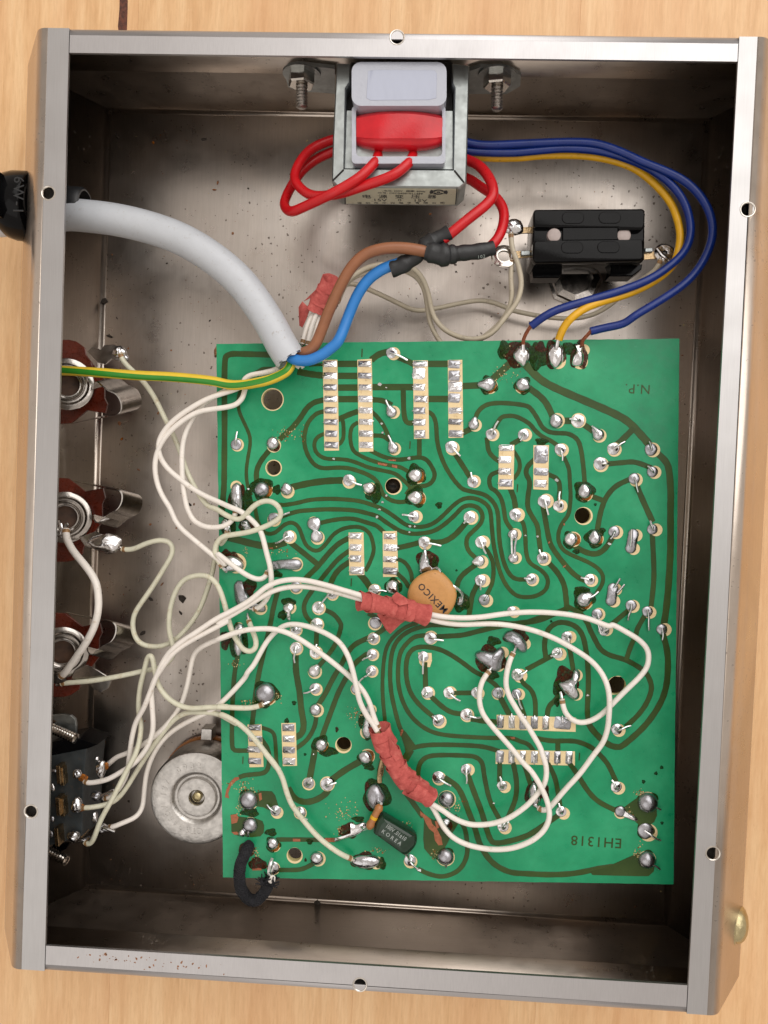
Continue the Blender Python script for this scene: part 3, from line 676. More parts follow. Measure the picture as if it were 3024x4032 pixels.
def rrect(cx, cy, hx, hy, r, ang=0, n=5):
    out = []
    for qx, qy, a0 in ((1, 1, 0), (-1, 1, 90), (-1, -1, 180), (1, -1, 270)):
        for k in range(n): a = math.radians(a0 + 90 * k / (n - 1)); out.append((qx * (hx - r) + r * math.cos(a), qy * (hy - r) + r * math.sin(a)))
    ca, sa = math.cos(ang), math.sin(ang); return [(cx + x * ca - y * sa, cy + x * sa + y * ca) for x, y in out]
def window(tile, corners, pads, vert, hw, hh, pins=-1, dull=0.5, mats=None):
    P = [T(tile, x, y, ZB) for x, y in corners]; v, f = poly_prism([(p.x, p.y) for p in P], ZB - .3, ZB + .075, .02); wn = mk('pad_window', v, f, 'cream', pcb, False)
    for k, pd in enumerate(pads):
        x, y = pd[0], pd[1]; a, b = (pd[2], pd[3]) if len(pd) > 3 else (hw, hh); c = T(tile, x, y, ZB)
        mt = random.choice(['solder', 'solder_dull', 'solder_bright', 'solder_bright'] if dull < .5 else ['solder_dull', 'solder', 'solder_dull', 'solder_bright'])
        o_ = solder_dome('solder_pad', rrect(c.x, c.y, a * UB * rnd(.95, 1.03), b * UB * rnd(.93, 1.03), min(a, b) * UB * .35, rnd(-.03, .03)), rnd(.42, .75), ZB + .05, mt, wn,
                         prof=lambda r: (1 - r ** 3) * (.6 + .4 * (1 - r)), lean=((-.3 * a * UB * rnd(0.3, 1.2)), 0) if vert else (0, -.3 * b * UB * rnd(-1, 1)), noise=.12)
        if pins:
            if vert: d0 = (x + pins * a * .15, y + rnd(-6, 6)); d1 = (x + pins * (a + rnd(2, 16)), y + rnd(-12, 8))
            else: d0 = (x + rnd(-5, 5), y + pins * b * .1); d1 = (x + rnd(-6, 6), y + pins * (b + rnd(2, 16)))
            p0, p1 = T(tile, *d0, ZB + .75), T(tile, *d1, ZB + .45)
            v, f = tube_geo([p0, p0.lerp(p1, .5) + Vector((0, 0, .1)), p1], .26, 6, rr=[.26, .3, .12], flat=.6, round_=True); mk('component_pin', v, f, 'solder_bright' if mt != 'solder_dull' else 'lead', wn)
yy = [275, 400, 523, 645, 765, 887, 1010, 1130]
window('A1', [(1126, 234), (1281, 232), (1298, 1188), (1143, 1190)], [(1203 + (y - 275) * .018, y, 74 if k not in (4, 6) else 66, 36) for k, y in enumerate(yy)], True, 72, 36, -1, .3)
window('A1', [(1490, 232), (1643, 222), (1660, 1198), (1507, 1203)], [(1566 + (y - 275) * .018, y, 72, 36) for k, y in enumerate(yy)], True, 72, 36, 1, .4)
window('A2', [(470, 240), (628, 238), (641, 1064), (482, 1066)], [(548, 275, 76, 34), (533, 375, 66, 62), (538, 520, 66, 38), (556, 645, 76, 38), (540, 768, 64, 38), (540, 890, 64, 38), (545, 1015, 60, 46)], True, 66, 38, -1, .4)
window('A2', [(838, 236), (991, 232), (1001, 1053), (845, 1056)], [(905, 280, 66, 45), (905, 400, 62, 62), (915, 515, 74, 58), (905, 635, 64, 50), (912, 768, 70, 36), (912, 885, 70, 36), (920, 1010, 76, 38)], True, 66, 38, 1, .6)
window('A2', [(1378, 1130), (1540, 1128), (1530, 1597), (1368, 1597)], [(1455, 1160, 76, 36), (1440, 1285, 70, 38), (1440, 1408, 68, 38), (1450, 1530, 74, 44)], True, 66, 38, -1, .2)
window('A3', [(108, 1132), (272, 1130), (264, 1604), (106, 1596)], [(188, 1230, 72, 100), (188, 1412, 78, 42), (180, 1535, 68, 42)], True, 66, 38, 1, .2)
window('B1', [(1398, 580), (1556, 578), (1566, 1028), (1406, 1030)], [(1472, 618, 70, 38), (1472, 738, 66, 38), (1474, 855, 66, 40), (1488, 980, 76, 42)], True, 66, 38, -1, .6)
window('B2', [(152, 567), (302, 563), (318, 1046), (156, 1048)], [(225, 620, 66, 38), (232, 740, 76, 38), (228, 862, 72, 38), (232, 985, 76, 40)], True, 66, 38, 1, .6)
window('C1', [(333, 1158), (482, 1155), (504, 1604), (354, 1608)], [(412, 1190, 70, 36), (418, 1308, 74, 36), (405, 1420, 74, 38), (412, 1542, 70, 38)], True, 66, 38, -1, .6)
window('C1', [(690, 1143), (842, 1140), (856, 1592), (705, 1596)], [(765, 1190, 68, 40), (768, 1308, 70, 38), (770, 1425, 70, 40), (772, 1545, 70, 40)], True, 66, 38, 0, .6)
window('C2', [(1352, 1055), (2187, 1085), (2185, 1235), (1358, 1208)], [(1392, 1130, 36, 70), (1512, 1132, 38, 74), (1628, 1138, 38, 74), (1749, 1138, 38, 72), (1870, 1142, 38, 72), (2048, 1142, 92, 68)], False, 38, 70, -1, .9)
window('C2', [(1342, 1420), (2177, 1440), (2177, 1590), (1342, 1572)], [(1387, 1495, 40, 68), (1510, 1497, 36, 70), (1628, 1500, 34, 72), (1750, 1502, 38, 70), (1877, 1503, 34, 70), (1992, 1505, 38, 68), (2115, 1505, 38, 68)], False, 38, 70, 1, .6)
# ---- round joints:  tile, x, y, radius, tip x, tip y, kind, laminate offset x, y
JOINTS = """A1 215 1125 62 225 990 n 12 4 0|A1 598 1112 68 598 1035 s 14 22 b|A1 485 1598 82 0 0 d 28 5 G|A1 748 1600 64 728 1522 s 10 22 0|A1 1400 1500 64 1535 1552 w 6 18 0|A1 1612 1582 62 1545 1548 s 12 10 b
A2 245 160 60 412 238 w 24 8 0|A2 245 785 60 185 660 s 22 0 0|A2 262 1165 60 210 1030 s 16 6 0|A2 1265 490 76 1142 490 s 14 18 g|A3 -8 492 72 78 525 s 0 18 g
A2 1110 915 60 1128 822 s 18 6 0|A2 1295 1015 60 1368 880 w 18 6 0|A3 3 1020 60 -28 1085 w 22 4 0|A2 875 1150 66 968 1245 w 14 14 0|A2 1100 1520 60 1080 1420 w 18 -6 0
A2 498 1450 72 415 1438 s 26 8 G|B2 500 212 74 405 212 s 26 10 G
A3 345 882 72 310 798 s 12 -8 0|A3 575 876 70 490 855 w 8 -4 0|A3 790 1022 64 722 932 s 14 10 0|A3 950 1170 66 1070 1098 w 12 8 0|A3 1345 1178 68 1330 1095 n 20 4 0|A3 812 1325 70 900 1328 w 8 12 0
A3 1360 1412 60 1312 1352 n 26 6 0|A3 1168 1485 62 1212 1622 n 20 12 0|A3 390 1175 62 415 1292 w 20 8 0
B1 610 435 66 778 368 n 6 10 0|B1 765 622 64 628 690 w 16 6 0|B1 845 1155 62 0 0 n 4 6 0|B1 1080 1372 66 1190 1222 w 6 6 0|B1 1228 1228 56 0 0 w 4 8 0|B1 1063 1545 66 0 0 w 6 6 0|B1 843 1600 60 0 0 w 4 8 0
B2 65 1185 60 188 1202 w 4 4 0|B2 480 412 60 358 392 w 26 2 0|B2 1068 420 66 1008 482 w 18 4 0|B2 1548 390 64 1568 460 w 30 4 0|B2 1185 680 62 1240 800 w 28 2 0|B2 1170 880 62 1085 902 s 26 10 0|B2 1183 1083 62 1182 1180 w 32 4 0
B2 1222 1288 62 1258 1245 n 24 10 0|B2 588 680 62 765 720 w 14 14 0|B2 1512 1410 54 1425 1412 w 28 8 0|B2 75 1530 66 0 0 n -4 8 0|C2 655 248 66 790 272 w 6 -6 0
B3 85 1070 60 12 1062 w 14 8 0|B3 222 250 70 265 392 w 22 0 0|B3 373 300 60 385 150 w 24 2 0|B3 645 150 74 635 60 s 8 22 G|B3 500 648 72 510 725 s 28 4 g|B3 752 640 68 752 552 s 18 8 G
B3 958 572 62 922 645 n 24 6 0|B3 1360 546 58 1338 458 n 40 6 0|B3 205 850 64 168 762 w 18 8 0|B3 700 1075 60 608 1054 w 20 10 0|B3 635 1288 78 792 1205 s 14 20 G|B3 1136 1348 60 1105 1502 n 22 10 0
B3 1308 1412 58 1325 1608 n 28 10 0|B3 1460 1600 60 1465 1708 n 34 4 0|B3 778 1440 60 815 1615 n 18 2 0|C3 850 165 60 965 95 w 28 -8 0
C1 845 352 64 832 505 w 6 6 0|C1 1048 395 64 1062 312 w 10 6 0|C1 1038 592 68 1085 530 s 6 10 0|C1 1045 778 60 928 826 w 14 10 0|C1 1050 1000 66 1095 965 s 16 8 0|C1 1110 1372 66 1098 1445 s 10 14 G
C1 522 825 114 0 0 d 8 18 g|C2 55 250 60 -12 272 w 4 4 0|C2 38 420 58 -62 476 w 12 4 0|C2 30 595 58 -100 715 w 12 4 0|C1 1478 780 56 0 0 n 4 6 0|C1 1578 1500 72 1500 1482 s 20 -8 g
C2 580 442 58 575 622 w 14 30 q|C2 622 820 64 585 855 w 10 6 0|C2 848 822 60 968 905 w 18 0 0|C2 1138 820 56 1205 885 w 24 10 0|C2 1365 824 62 1370 880 n 6 6 0|C2 1562 835 56 1620 992 n 26 6 0
C2 738 1112 66 675 1070 w 14 14 0|C2 1035 1052 66 1182 1080 w 8 8 0|C2 1572 632 66 1670 588 w 30 12 0|C3 460 232 58 492 312 w 34 6 0|C3 360 405 60 292 436 w 28 12 0|C3 985 1206 60 1132 1170 w 24 14 0
D1 978 490 62 1002 428 w 0 8 0|D1 1172 502 72 1268 486 w 4 -4 0|D1 345 665 104 290 772 d 0 8 a|D1 362 932 84 342 1052 d 0 0 a|D1 630 780 60 540 718 w 16 20 0|D1 890 800 62 962 872 w 0 6 0
D1 598 1125 66 0 0 d 14 20 g|D1 1065 1280 74 0 0 d 12 8 0|D1 602 1378 64 540 1530 w 6 10 b|D2 738 428 66 870 516 w 10 14 0|D2 1030 345 58 1036 492 w 26 6 0|D2 1410 518 56 1386 420 w 28 14 0
D2 825 658 88 855 772 d 4 4 b|D2 815 925 74 0 0 s 10 10 b|D2 812 1262 90 820 1372 d 2 8 a|D2 440 1302 64 522 1392 w 6 16 0|D2 1420 945 62 1480 895 w 22 16 0
D3 400 790 58 370 700 w 26 20 0|D3 980 530 60 932 458 w 26 14 0|D3 1310 692 106 1448 768 d 0 0 a|D3 1022 788 58 0 0 n 4 14 a|D3 1290 992 86 1448 1090 n 30 20 a|D3 1302 1296 92 1440 1395 d 0 0 a"""
def blob_outline(cx, cy, r, n=22, j=.05, ph=None, ex=1, ey=1):
    ph = rnd(0, 6) if ph is None else ph
    return [(cx + r * ex * (1 + j * math.sin(3 * a + ph) + j * .6 * math.sin(5 * a + ph * 2)) * math.cos(a), cy + r * ey * (1 + j * math.sin(3 * a + ph) + j * .6 * math.sin(5 * a + ph * 2)) * math.sin(a)) for a in [2 * math.pi * k / n for k in range(n)]]
def pool(tile, x, y, rx, ry, mat, parent=None, h=0.22, j=.16, n=30):
    c = T(tile, x, y, ZB); o_ = blob_outline(c.x, c.y, 1, n, j * .8, None, rx * UB * .93, ry * UB * .93)
    return solder_dome('flux_residue', o_, h * .55, ZB + .05, mat, parent or pcb, prof=lambda r: (1 - r ** 4), noise=.05)
DIR = Vector((0, 0, 1))
for ent in JOINTS.replace('\n', '|').split('|'):
    a = ent.split(); tl = a[0]; x, y, r, tx, ty = map(float, a[1:6]); kind = a[6]; ox, oy = float(a[7]), float(a[8]); fx = a[9]
    cc = T(tl, x + ox, y + oy, ZB); c = T(tl, x, y, ZB); ru = r * UB
    if kind == 'd' and fx != 'G' and ox == 0: pr = ru * 1.04
    else: pr = ru + 8 * UB
    if fx == 'q': v, f = poly_prism([(cc.x + q[0] * UB, cc.y - q[1] * UB) for q in ((-72, -70), (70, -72), (78, 10), (60, 78), (-20, 80), (-55, 40))], ZB - .3, ZB + .07, .02)
    else: v, f = poly_prism(circle((cc.x, cc.y), pr, 28), ZB - .3, ZB + .07, .02)
    pad = mk('pad', v, f, 'cream', pcb, False)
    if fx == 'G': pool(tl, x + rnd(-6, 6), y + rnd(-10, 0), r * 1.55, r * 1.6, 'fluxg', pad)
    if fx == 'g': pool(tl, x + 4, y + 12, r * 1.3, r * 1.35, 'fluxg', pad)
    if fx in 'Gbg': pool(tl, x + ox * 1.2, y + oy * 1.2, r * 1.05, r * 1.05, 'fluxb' if fx == 'b' else 'fluxa', pad, .30, .05)
    if fx == 'a': pool(tl, x, y, r * 1.18, r * 1.16, 'fluxb' if random.random() < .5 else 'fluxg', pad, .2, .08)
    tip = T(tl, tx, ty, ZB + .55) if tx or ty else None; dv = Vector((0, 0))
    if tip: dv = Vector((tip.x - c.x, tip.y - c.y))
    if kind == 'd':
        solder_dome('solder_joint', blob_outline(c.x, c.y, ru, 26, .012), ru * .78, ZB + .06, 'solder' if r < 80 else 'solder_dull', pad, rings=8, noise=.012)
    elif kind == 's':
        on = []
        L = dv.length; ang = math.atan2(dv.y, dv.x)
        for k in range(26):
            q = 2 * math.pi * k / 26; e = max(0, math.cos(q)) ** 9; rad = ru * (1 - e) + min(L, ru * 1.6) * e; on.append((c.x + rad * math.cos(q + ang), c.y + rad * math.sin(q + ang)))
        solder_dome('solder_joint', on, ru * .72, ZB + .06, random.choice(['solder', 'solder', 'solder_bright']), pad, rings=8, lean=(-dv.x * .06, -dv.y * .06), noise=.02)
    else:
        hb = rnd(.5, .8); sx = random.choice([.35, .5])
        pf = (lambda r_: .35 * math.sqrt(max(0, 1 - r_ * r_)) + .65 * math.exp(-(r_ / .38) ** 2)) if kind == 'w' else (lambda r_: .75 * math.sqrt(max(0, 1 - r_ ** 4)) + .25 * (1 - r_))
        solder_dome('solder_joint', blob_outline(c.x, c.y, ru * .98, 22, .02), hb * (1.25 if kind == 'w' else .75), ZB + .06, random.choice(['solder', 'solder_bright', 'solder']) if kind == 'w' else 'solder_dull', pad,
                    prof=pf, rings=8, lean=(dv.x * .1, dv.y * .1), noise=.05)
    if tip and kind != 's' or (kind == 's' and dv.length > ru * 1.7):
        p0 = Vector((c.x, c.y, ZB + .5)) - Vector((dv.x, dv.y, 0)) * .12; pm = Vector((c.x + dv.x * .25, c.y + dv.y * .25, ZB + 1.05))
        sd = Vector((-dv.y, dv.x, 0)) * rnd(-.06, .06)
        v, f = tube_geo(smooth([p0, pm, Vector((c.x + dv.x * .65, c.y + dv.y * .65, ZB + .95)) + sd, tip + Vector((0, 0, .1))], 4), .27, 8, round_=False); mk('component_lead', v, f, 'lead' if kind != 'w' else 'solder_bright', pad)
# ---- irregular joints: outline polygons on their own pads
def odd_joint(tile, pts, h, mat='solder', pads=(), fl=None, zoff=.06):
    pd = None
    for (x, y, r) in pads:
        c = T(tile, x, y, ZB); v, f = poly_prism(circle((c.x, c.y), r * UB, 28), ZB - .3, ZB + .0735, .02); pd = mk('pad', v, f, 'cream', pcb, False)
    pd = pd or pcb
    if fl:
        for (x, y, rx, ry, m_) in fl: pool(tile, x, y, rx, ry, m_, pd, .24)
    P = [T(tile, x, y, ZB) for x, y in pts]; Q = smooth(P + [P[0]], 3)[:-1]
    return solder_dome('solder_joint', [(p.x, p.y) for p in Q], h, ZB + zoff, mat, pd, rings=7, noise=.03)
odd_joint('B1', [(222, 52), (258, 70), (275, 130), (290, 230), (285, 330), (250, 385), (190, 330), (160, 240), (158, 150), (180, 75)], 1.5, 'solder', [(215, 95, 62)], [(225, 240, 95, 190, 'fluxb'), (330, 250, 70, 150, 'fluxg')])
odd_joint('B1', [(90, 430), (130, 445), (150, 500), (165, 580), (110, 590), (75, 530), (62, 470)], 1.0, 'solder_bright', [(110, 500, 50)], [(130, 500, 90, 110, 'fluxg')])
odd_joint('B1', [(260, 460), (330, 450), (360, 500), (375, 540), (310, 560), (270, 510)], 1.1, 'solder', [(320, 500, 58)], [(320, 500, 95, 80, 'fluxb')])
odd_joint('B1', [(90, 830), (180, 820), (270, 870), (300, 930), (270, 970), (180, 1000), (90, 985), (85, 930), (140, 900)], 1.4, 'solder', [(215, 905, 108)], [(190, 900, 120, 110, 'fluxb'), (110, 800, 60, 45, 'fluxb')])
odd_joint('B1', [(590, 880), (700, 862), (850, 858), (900, 890), (905, 930), (870, 970), (790, 975), (700, 965), (600, 970)], 1.0, 'solder_dull', [(845, 915, 75)], [(640, 1020, 70, 40, 'fluxg')])
odd_joint('B1', [(225, 1085), (280, 1090), (290, 1150), (350, 1230), (380, 1310), (440, 1350), (520, 1360), (520, 1410), (460, 1420), (380, 1390), (280, 1380), (215, 1330), (195, 1230), (190, 1130)], 1.5, 'solder_dull', [(470, 1375, 75)], [(340, 1170, 90, 100, 'fluxb'), (440, 1340, 90, 60, 'fluxg'), (370, 1110, 70, 60, 'fluxg')])
odd_joint('C1', [(245, 85), (290, 105), (305, 150), (285, 220), (300, 330), (280, 400), (240, 445), (200, 400), (185, 300), (200, 200), (195, 130)], 1.5, 'solder', [(245, 130, 50)], [(240, 280, 110, 190, 'fluxg'), (100, 270, 60, 110, 'fluxb')])
odd_joint('B1', [(770, 1310), (820, 1335), (830, 1380), (800, 1420), (795, 1490), (780, 1510), (745, 1490), (750, 1430), (710, 1390), (712, 1340)], 1.2, 'solder_bright', [(780, 1372, 70)], [(765, 1330, 80, 75, 'fluxg'), (700, 1450, 50, 55, 'fluxg')])
odd_joint('B1', [(1030, 415), (1085, 425), (1110, 475), (1100, 530), (1090, 560), (1125, 590), (1130, 640), (1100, 680), (1040, 685), (1000, 650), (1000, 600), (1015, 560), (975, 530), (960, 480), (980, 435)], .9, 'solder', [(1030, 480, 68), (1072, 635, 75)])
odd_joint('B2', [(250, 1075), (300, 1090), (320, 1130), (330, 1200), (350, 1240), (300, 1240), (200, 1210), (185, 1150), (200, 1100)], 1.4, 'solder_bright', [(290, 1130, 55)], [(265, 1140, 105, 85, 'fluxg')])
odd_joint('B2', [(585, 740), (612, 745), (620, 800), (650, 870), (660, 940), (700, 975), (690, 1010), (560, 1020), (530, 960), (535, 870), (560, 800)], 1.5, 'solder', [(620, 880, 78)], [(620, 900, 120, 150, 'fluxb'), (690, 900, 50, 80, 'fluxg')])
odd_joint('B2', [(940, 1250), (1000, 1240), (1015, 1290), (990, 1340), (940, 1350), (920, 1300)], 1.2, 'solder', [(990, 1300, 62)], [(985, 1310, 95, 120, 'fluxg')])
for x, y in ((1525, 600), (1528, 848)):
    c = T('B2', x + 25, y, ZB); v, f = poly_prism(circle((c.x, c.y), 64 * UB, 28), ZB - .3, ZB + .07, .02); pd_ = mk('pad', v, f, 'cream', pcb, False)
    c = T('B2', x, y, ZB); solder_dome('solder_joint', blob_outline(c.x, c.y, 56 * UB, 22, .03), .7, ZB + .06, 'solder', pd_)
v, f = tube_geo(smooth([T('B2', 1505, 585, ZB + .8), T('B2', 1510, 660, ZB + 1), T('B2', 1515, 800, ZB + .8)], 4), .34, 8); mk('component_lead', v, f, 'solder_bright', pcb)
v, f = tube_geo([T('B2', 1560, 640, ZB + .8), T('B2', 1545, 720, ZB + .9), T('B2', 1545, 830, ZB + .6)], .3, 8); mk('component_lead', v, f, 'solder', pcb)
for tl, A, B in (('B3', (1160, 600), (1132, 742)), ('B3', (945, 1170), (925, 1295))):
    for x, y in (A, B):
        c = T(tl, x + 32, y + 10, ZB); v, f = poly_prism(circle((c.x, c.y), 64 * UB, 28), ZB - .3, ZB + .07 + (.003 if y == B[1] else 0), .02); pd_ = mk('pad', v, f, 'cream', pcb, False)
    a_, b2 = Vector(A), Vector(B); pts = []
    for (p, s) in ((a_, 1), (b2, -1)):
        base = math.atan2(-(a_ - b2).y, (a_ - b2).x) + (0 if s == 1 else math.pi)
        for k in range(9): q = base - 1.9 + 3.8 * k / 8; pts.append((p.x + 60 * math.cos(q), p.y - 60 * math.sin(q)))
    odd_joint(tl, pts, .75, 'solder_dull')
for tl, p, q in (('B3', (1148, 548), (1135, 730)), ('B3', (965, 1160), (1022, 1065)), ('B3', (990, 1220), (1068, 1128)), ('C3', (780, 60), (818, 195))):
    v, f = tube_geo([T(tl, *p, ZB + 1.2), T(tl, *q, ZB + 1.1)], .3, 8); mk('component_lead', v, f, 'lead', pcb)
odd_joint('C2', [(1160, 380), (1220, 372), (1300, 385), (1350, 360), (1400, 342), (1435, 375), (1440, 430), (1410, 500), (1400, 570), (1350, 600), (1280, 585), (1215, 530), (1160, 490), (1125, 440), (1130, 400)], 1.9, 'solder_dull', [(1420, 400, 62), (1375, 540, 62)], [(1320, 280, 80, 55, 'fluxg'), (1290, 470, 175, 150, 'fluxb'), (1320, 640, 60, 50, 'fluxg')])
odd_joint('C2', [(1440, 190), (1500, 165), (1590, 195), (1650, 260), (1675, 320), (1670, 380), (1630, 400), (1570, 370), (1510, 300), (1450, 270), (1420, 230)], 1.9, 'solder_dull', [(1650, 310, 62)], [(1560, 230, 145, 90, 'fluxb')])
odd_joint('C3', [(545, 560), (590, 590), (600, 640), (570, 700), (560, 760), (590, 820), (590, 870), (550, 900), (490, 880), (430, 830), (390, 780), (368, 720), (420, 690), (490, 660), (515, 600)], 1.9, 'solder', [(560, 640, 66), (562, 840, 66)], [(450, 700, 135, 160, 'fluxb'), (380, 760, 70, 120, 'fluxg'), (355, 920, 32, 55, 'fluxg')])
odd_joint('C1', [(1600, 940), (1650, 970), (1665, 1060), (1650, 1150), (1660, 1240), (1620, 1300), (1560, 1290), (1535, 1230), (1545, 1150), (1560, 1070), (1575, 980)], 1.5, 'solder', [(1640, 1000, 55), (1590, 1240, 72)], [(1600, 1130, 95, 200, 'fluxg')])
odd_joint('D1', [(1640, 500), (1700, 490), (1750, 540), (1790, 620), (1775, 690), (1740, 730), (1700, 780), (1650, 760), (1600, 700), (1580, 610), (1600, 540)], 1.9, 'solder_dull', (), [(1690, 620, 160, 180, 'fluxg'), (1640, 620, 90, 170, 'fluxb')])
odd_joint('D1', [(1420, 900), (1480, 920), (1550, 900), (1590, 930), (1570, 980), (1500, 1030), (1420, 1060), (1330, 1085), (1258, 1105), (1250, 1065), (1330, 1050), (1400, 1020), (1430, 970)], 1.0, 'solder_bright', (), [(1400, 990, 110, 90, 'fluxb'), (1500, 870, 70, 35, 'fluxg')])
odd_joint('D1', [(1440, 1270), (1520, 1245), (1620, 1240), (1700, 1260), (1735, 1310), (1700, 1360), (1610, 1385), (1510, 1380), (1440, 1345), (1420, 1310)], 1.5, 'solder', [(1690, 1330, 70)], [(1560, 1310, 150, 100, 'fluxb'), (1740, 1340, 60, 70, 'fluxg')])
odd_joint('D3', [(98, 470), (130, 490), (160, 560), (180, 640), (170, 700), (120, 745), (75, 710), (50, 620), (60, 540)], 1.7, 'solder', [(150, 560, 50)], [(110, 600, 95, 150, 'fluxb'), (230, 600, 50, 90, 'fluxb')])
odd_joint('D3', [(1060, 770), (1110, 800), (1190, 845), (1210, 880), (1170, 890), (1090, 860), (1040, 830)], .6, 'solder_bright', ())
odd_joint('D1', [(280, 958), (310, 975), (325, 1010), (310, 1045), (280, 1052), (245, 1030), (240, 990)], 1.3, 'solder_bright', ())
odd_joint('A2', [(1560, 100), (1620, 82), (1680, 110), (1705, 180), (1690, 250), (1640, 310), (1580, 280), (1530, 230), (1515, 170)], 1.8, 'solder_bright', (), [(1560, 170, 160, 150, 'fluxb'), (1440, 130, 85, 100, 'fluxg'), (1720, 170, 80, 100, 'fluxg')])
odd_joint('A3', [(290, 70), (360, 65), (410, 100), (430, 170), (425, 240), (390, 300), (330, 325), (280, 280), (255, 200), (258, 120)], 1.8, 'solder_bright', [(370, 250, 78)], [(330, 180, 120, 150, 'fluxb'), (160, 200, 100, 150, 'fluxg'), (170, 120, 80, 80, 'fluxb')])
odd_joint('A3', [(530, 60), (590, 55), (625, 70), (620, 130), (640, 200), (620, 290), (560, 305), (510, 285), (520, 200), (545, 130)], 1.5, 'solder_bright', [(600, 250, 80), (640, 130, 60)], [(590, 190, 100, 155, 'fluxb'), (480, 110, 70, 70, 'fluxg')])
for tl, x, y, rx, ry, m_ in (('B2', 745, 292, 38, 38, 'fluxg'), ('C1', 825, 930, 26, 26, 'fluxg'), ('C1', 747, 1118, 28, 30, 'fluxg'), ('B3', 760, 285, 16, 16, 'fluxg'), ('D3', 1458, 325, 20, 20, 'fluxg'), ('D3', 1398, 388, 20, 20, 'fluxg'),
                             ('D3', 1268, 475, 20, 22, 'fluxg'), ('D3', 1462, 910, 18, 18, 'fluxg'), ('B3', 835, 560, 34, 36, 'fluxg'), ('A3', 195, 1095, 72, 42, 'fluxg'), ('B2', 480, 20, 90, 60, 'fluxg'), ('A2', 60, 1640, 90, 110, 'fluxg'),
                             ('A1', 640, 1600, 50, 55, 'fluxg'), ('B3', 620, 1190, 80, 50, 'fluxg'), ('D1', 360, 800, 110, 50, 'fluxg'), ('D1', 580, 1010, 70, 45, 'fluxg'), ('D1', 330, 1180, 95, 90, 'fluxb'), ('D1', 440, 1340, 110, 70, 'fluxb'),
                             ('C1', 1180, 1440, 110, 60, 'fluxg'), ('D1', 1620, 330, 60, 30, 'fluxg'), ('D1', 990, 1105, 40, 35, 'fluxg'), ('B3', 560, 780, 40, 28, 'fluxg'), ('C3', 295, 70, 14, 15, 'fluxg'), ('C1', 1275, 1210, 18, 32, 'fluxb'),
                             ('D1', 945, 1300, 14, 22, 'fluxb'), ('A1', 90, 540, 8, 8, 'fluxg'), ('B3', 1110, 1600, 8, 8, 'fluxg'), ('D1', 940, 188, 16, 16, 'fluxg'), ('B2', 930, 978, 12, 12, 'fluxg'), ('D2', 100, 640, 120, 30, 'fluxg')):
    pool(tl, x, y, rx, ry, m_, pcb, .3 if rx < 45 else .16)
# scraped laminate crumbs around reworked joints
g = G3()
for tl, x, y, rx, ry, k in (('A1', 760, 1000, 190, 90, 60), ('D1', 250, 500, 150, 60, 30), ('D1', 1380, 800, 170, 130, 70), ('D1', 1320, 990, 80, 60, 35), ('C1', 1480, 1040, 90, 130, 50), ('C1', 630, 880, 60, 60, 22), ('C1', 330, 920, 70, 30, 20),
                            ('A2', 1430, 400, 130, 90, 45), ('D3', 1230, 600, 60, 50, 40), ('D3', 1130, 800, 60, 70, 30), ('D3', 1210, 1230, 40, 90, 40), ('C1', 200, 530, 60, 40, 20), ('B1', 690, 780, 110, 50, 25), ('B1', 320, 770, 25, 70, 14),
                            ('D2', 420, 940, 50, 60, 22), ('D2', 940, 750, 60, 120, 30), ('D1', 420, 1230, 50, 70, 30), ('D1', 1700, 1190, 120, 30, 24), ('D1', 340, 560, 110, 30, 30), ('D1', 250, 720, 30, 120, 20), ('D2', 700, 1240, 40, 70, 25)):
    for _ in range(k):
        c = T(tl, x + random.gauss(0, rx * .5), y + random.gauss(0, ry * .5), ZB); r = rnd(.05, .22) ; an = rnd(0, 6); el = rnd(.25, 1)
        P = [(c.x + r * math.cos(a_ + an) * (1 if q % 2 else el), c.y + r * math.sin(a_ + an) * (el if q % 2 else 1)) for q, a_ in enumerate((0, 1.3, 2.6, 4.2, 5.1))]
        g.add(*poly_prism(P, ZB + .02, ZB + rnd(.1, .2)), mi=0 if random.random() < .7 else 1)
o = g.build('scraped_laminate_crumbs', ['chip', 'fluxa'], pcb, False); o['kind'] = 'stuff'
# small solder splashes
g = G3()
for tl, x, y, r in (('A1', 1240, 1278, 16), ('B2', 192, 192, 18), ('B2', 152, 262, 18), ('B2', 118, 335, 20), ('B2', 90, 415, 22), ('B2', 438, 512, 20), ('B2', 432, 575, 16), ('A2', 140, 905, 18), ('A2', 152, 1000, 16), ('A2', 120, 492, 30), ('A2', 190, 525, 14), ('A2', 430, 1268, 22), ('B3', 25, 612, 14),
                    ('B3', 152, 620, 18), ('B3', 905, 700, 24), ('C3', 678, 850, 18), ('B1', 345, 120, 16), ('D1', 1030, 185, 12), ('A3', 350, 1500, 26), ('D2', 1320, 700, 14), ('D2', 540, 1405, 24), ('B2', 490, 515, 16)):
    c = T(tl, x, y, ZB); g.add(*poly_prism([(c.x + rnd(.5, 1.2) * r * UB * math.cos(a_), c.y + rnd(.4, 1) * r * UB * math.sin(a_)) for a_ in [k * .9 for k in range(7)]], ZB + .02, ZB + .22, .06))
o = g.build('solder_splashes', ['solder_bright'], pcb, False); o['kind'] = 'stuff'
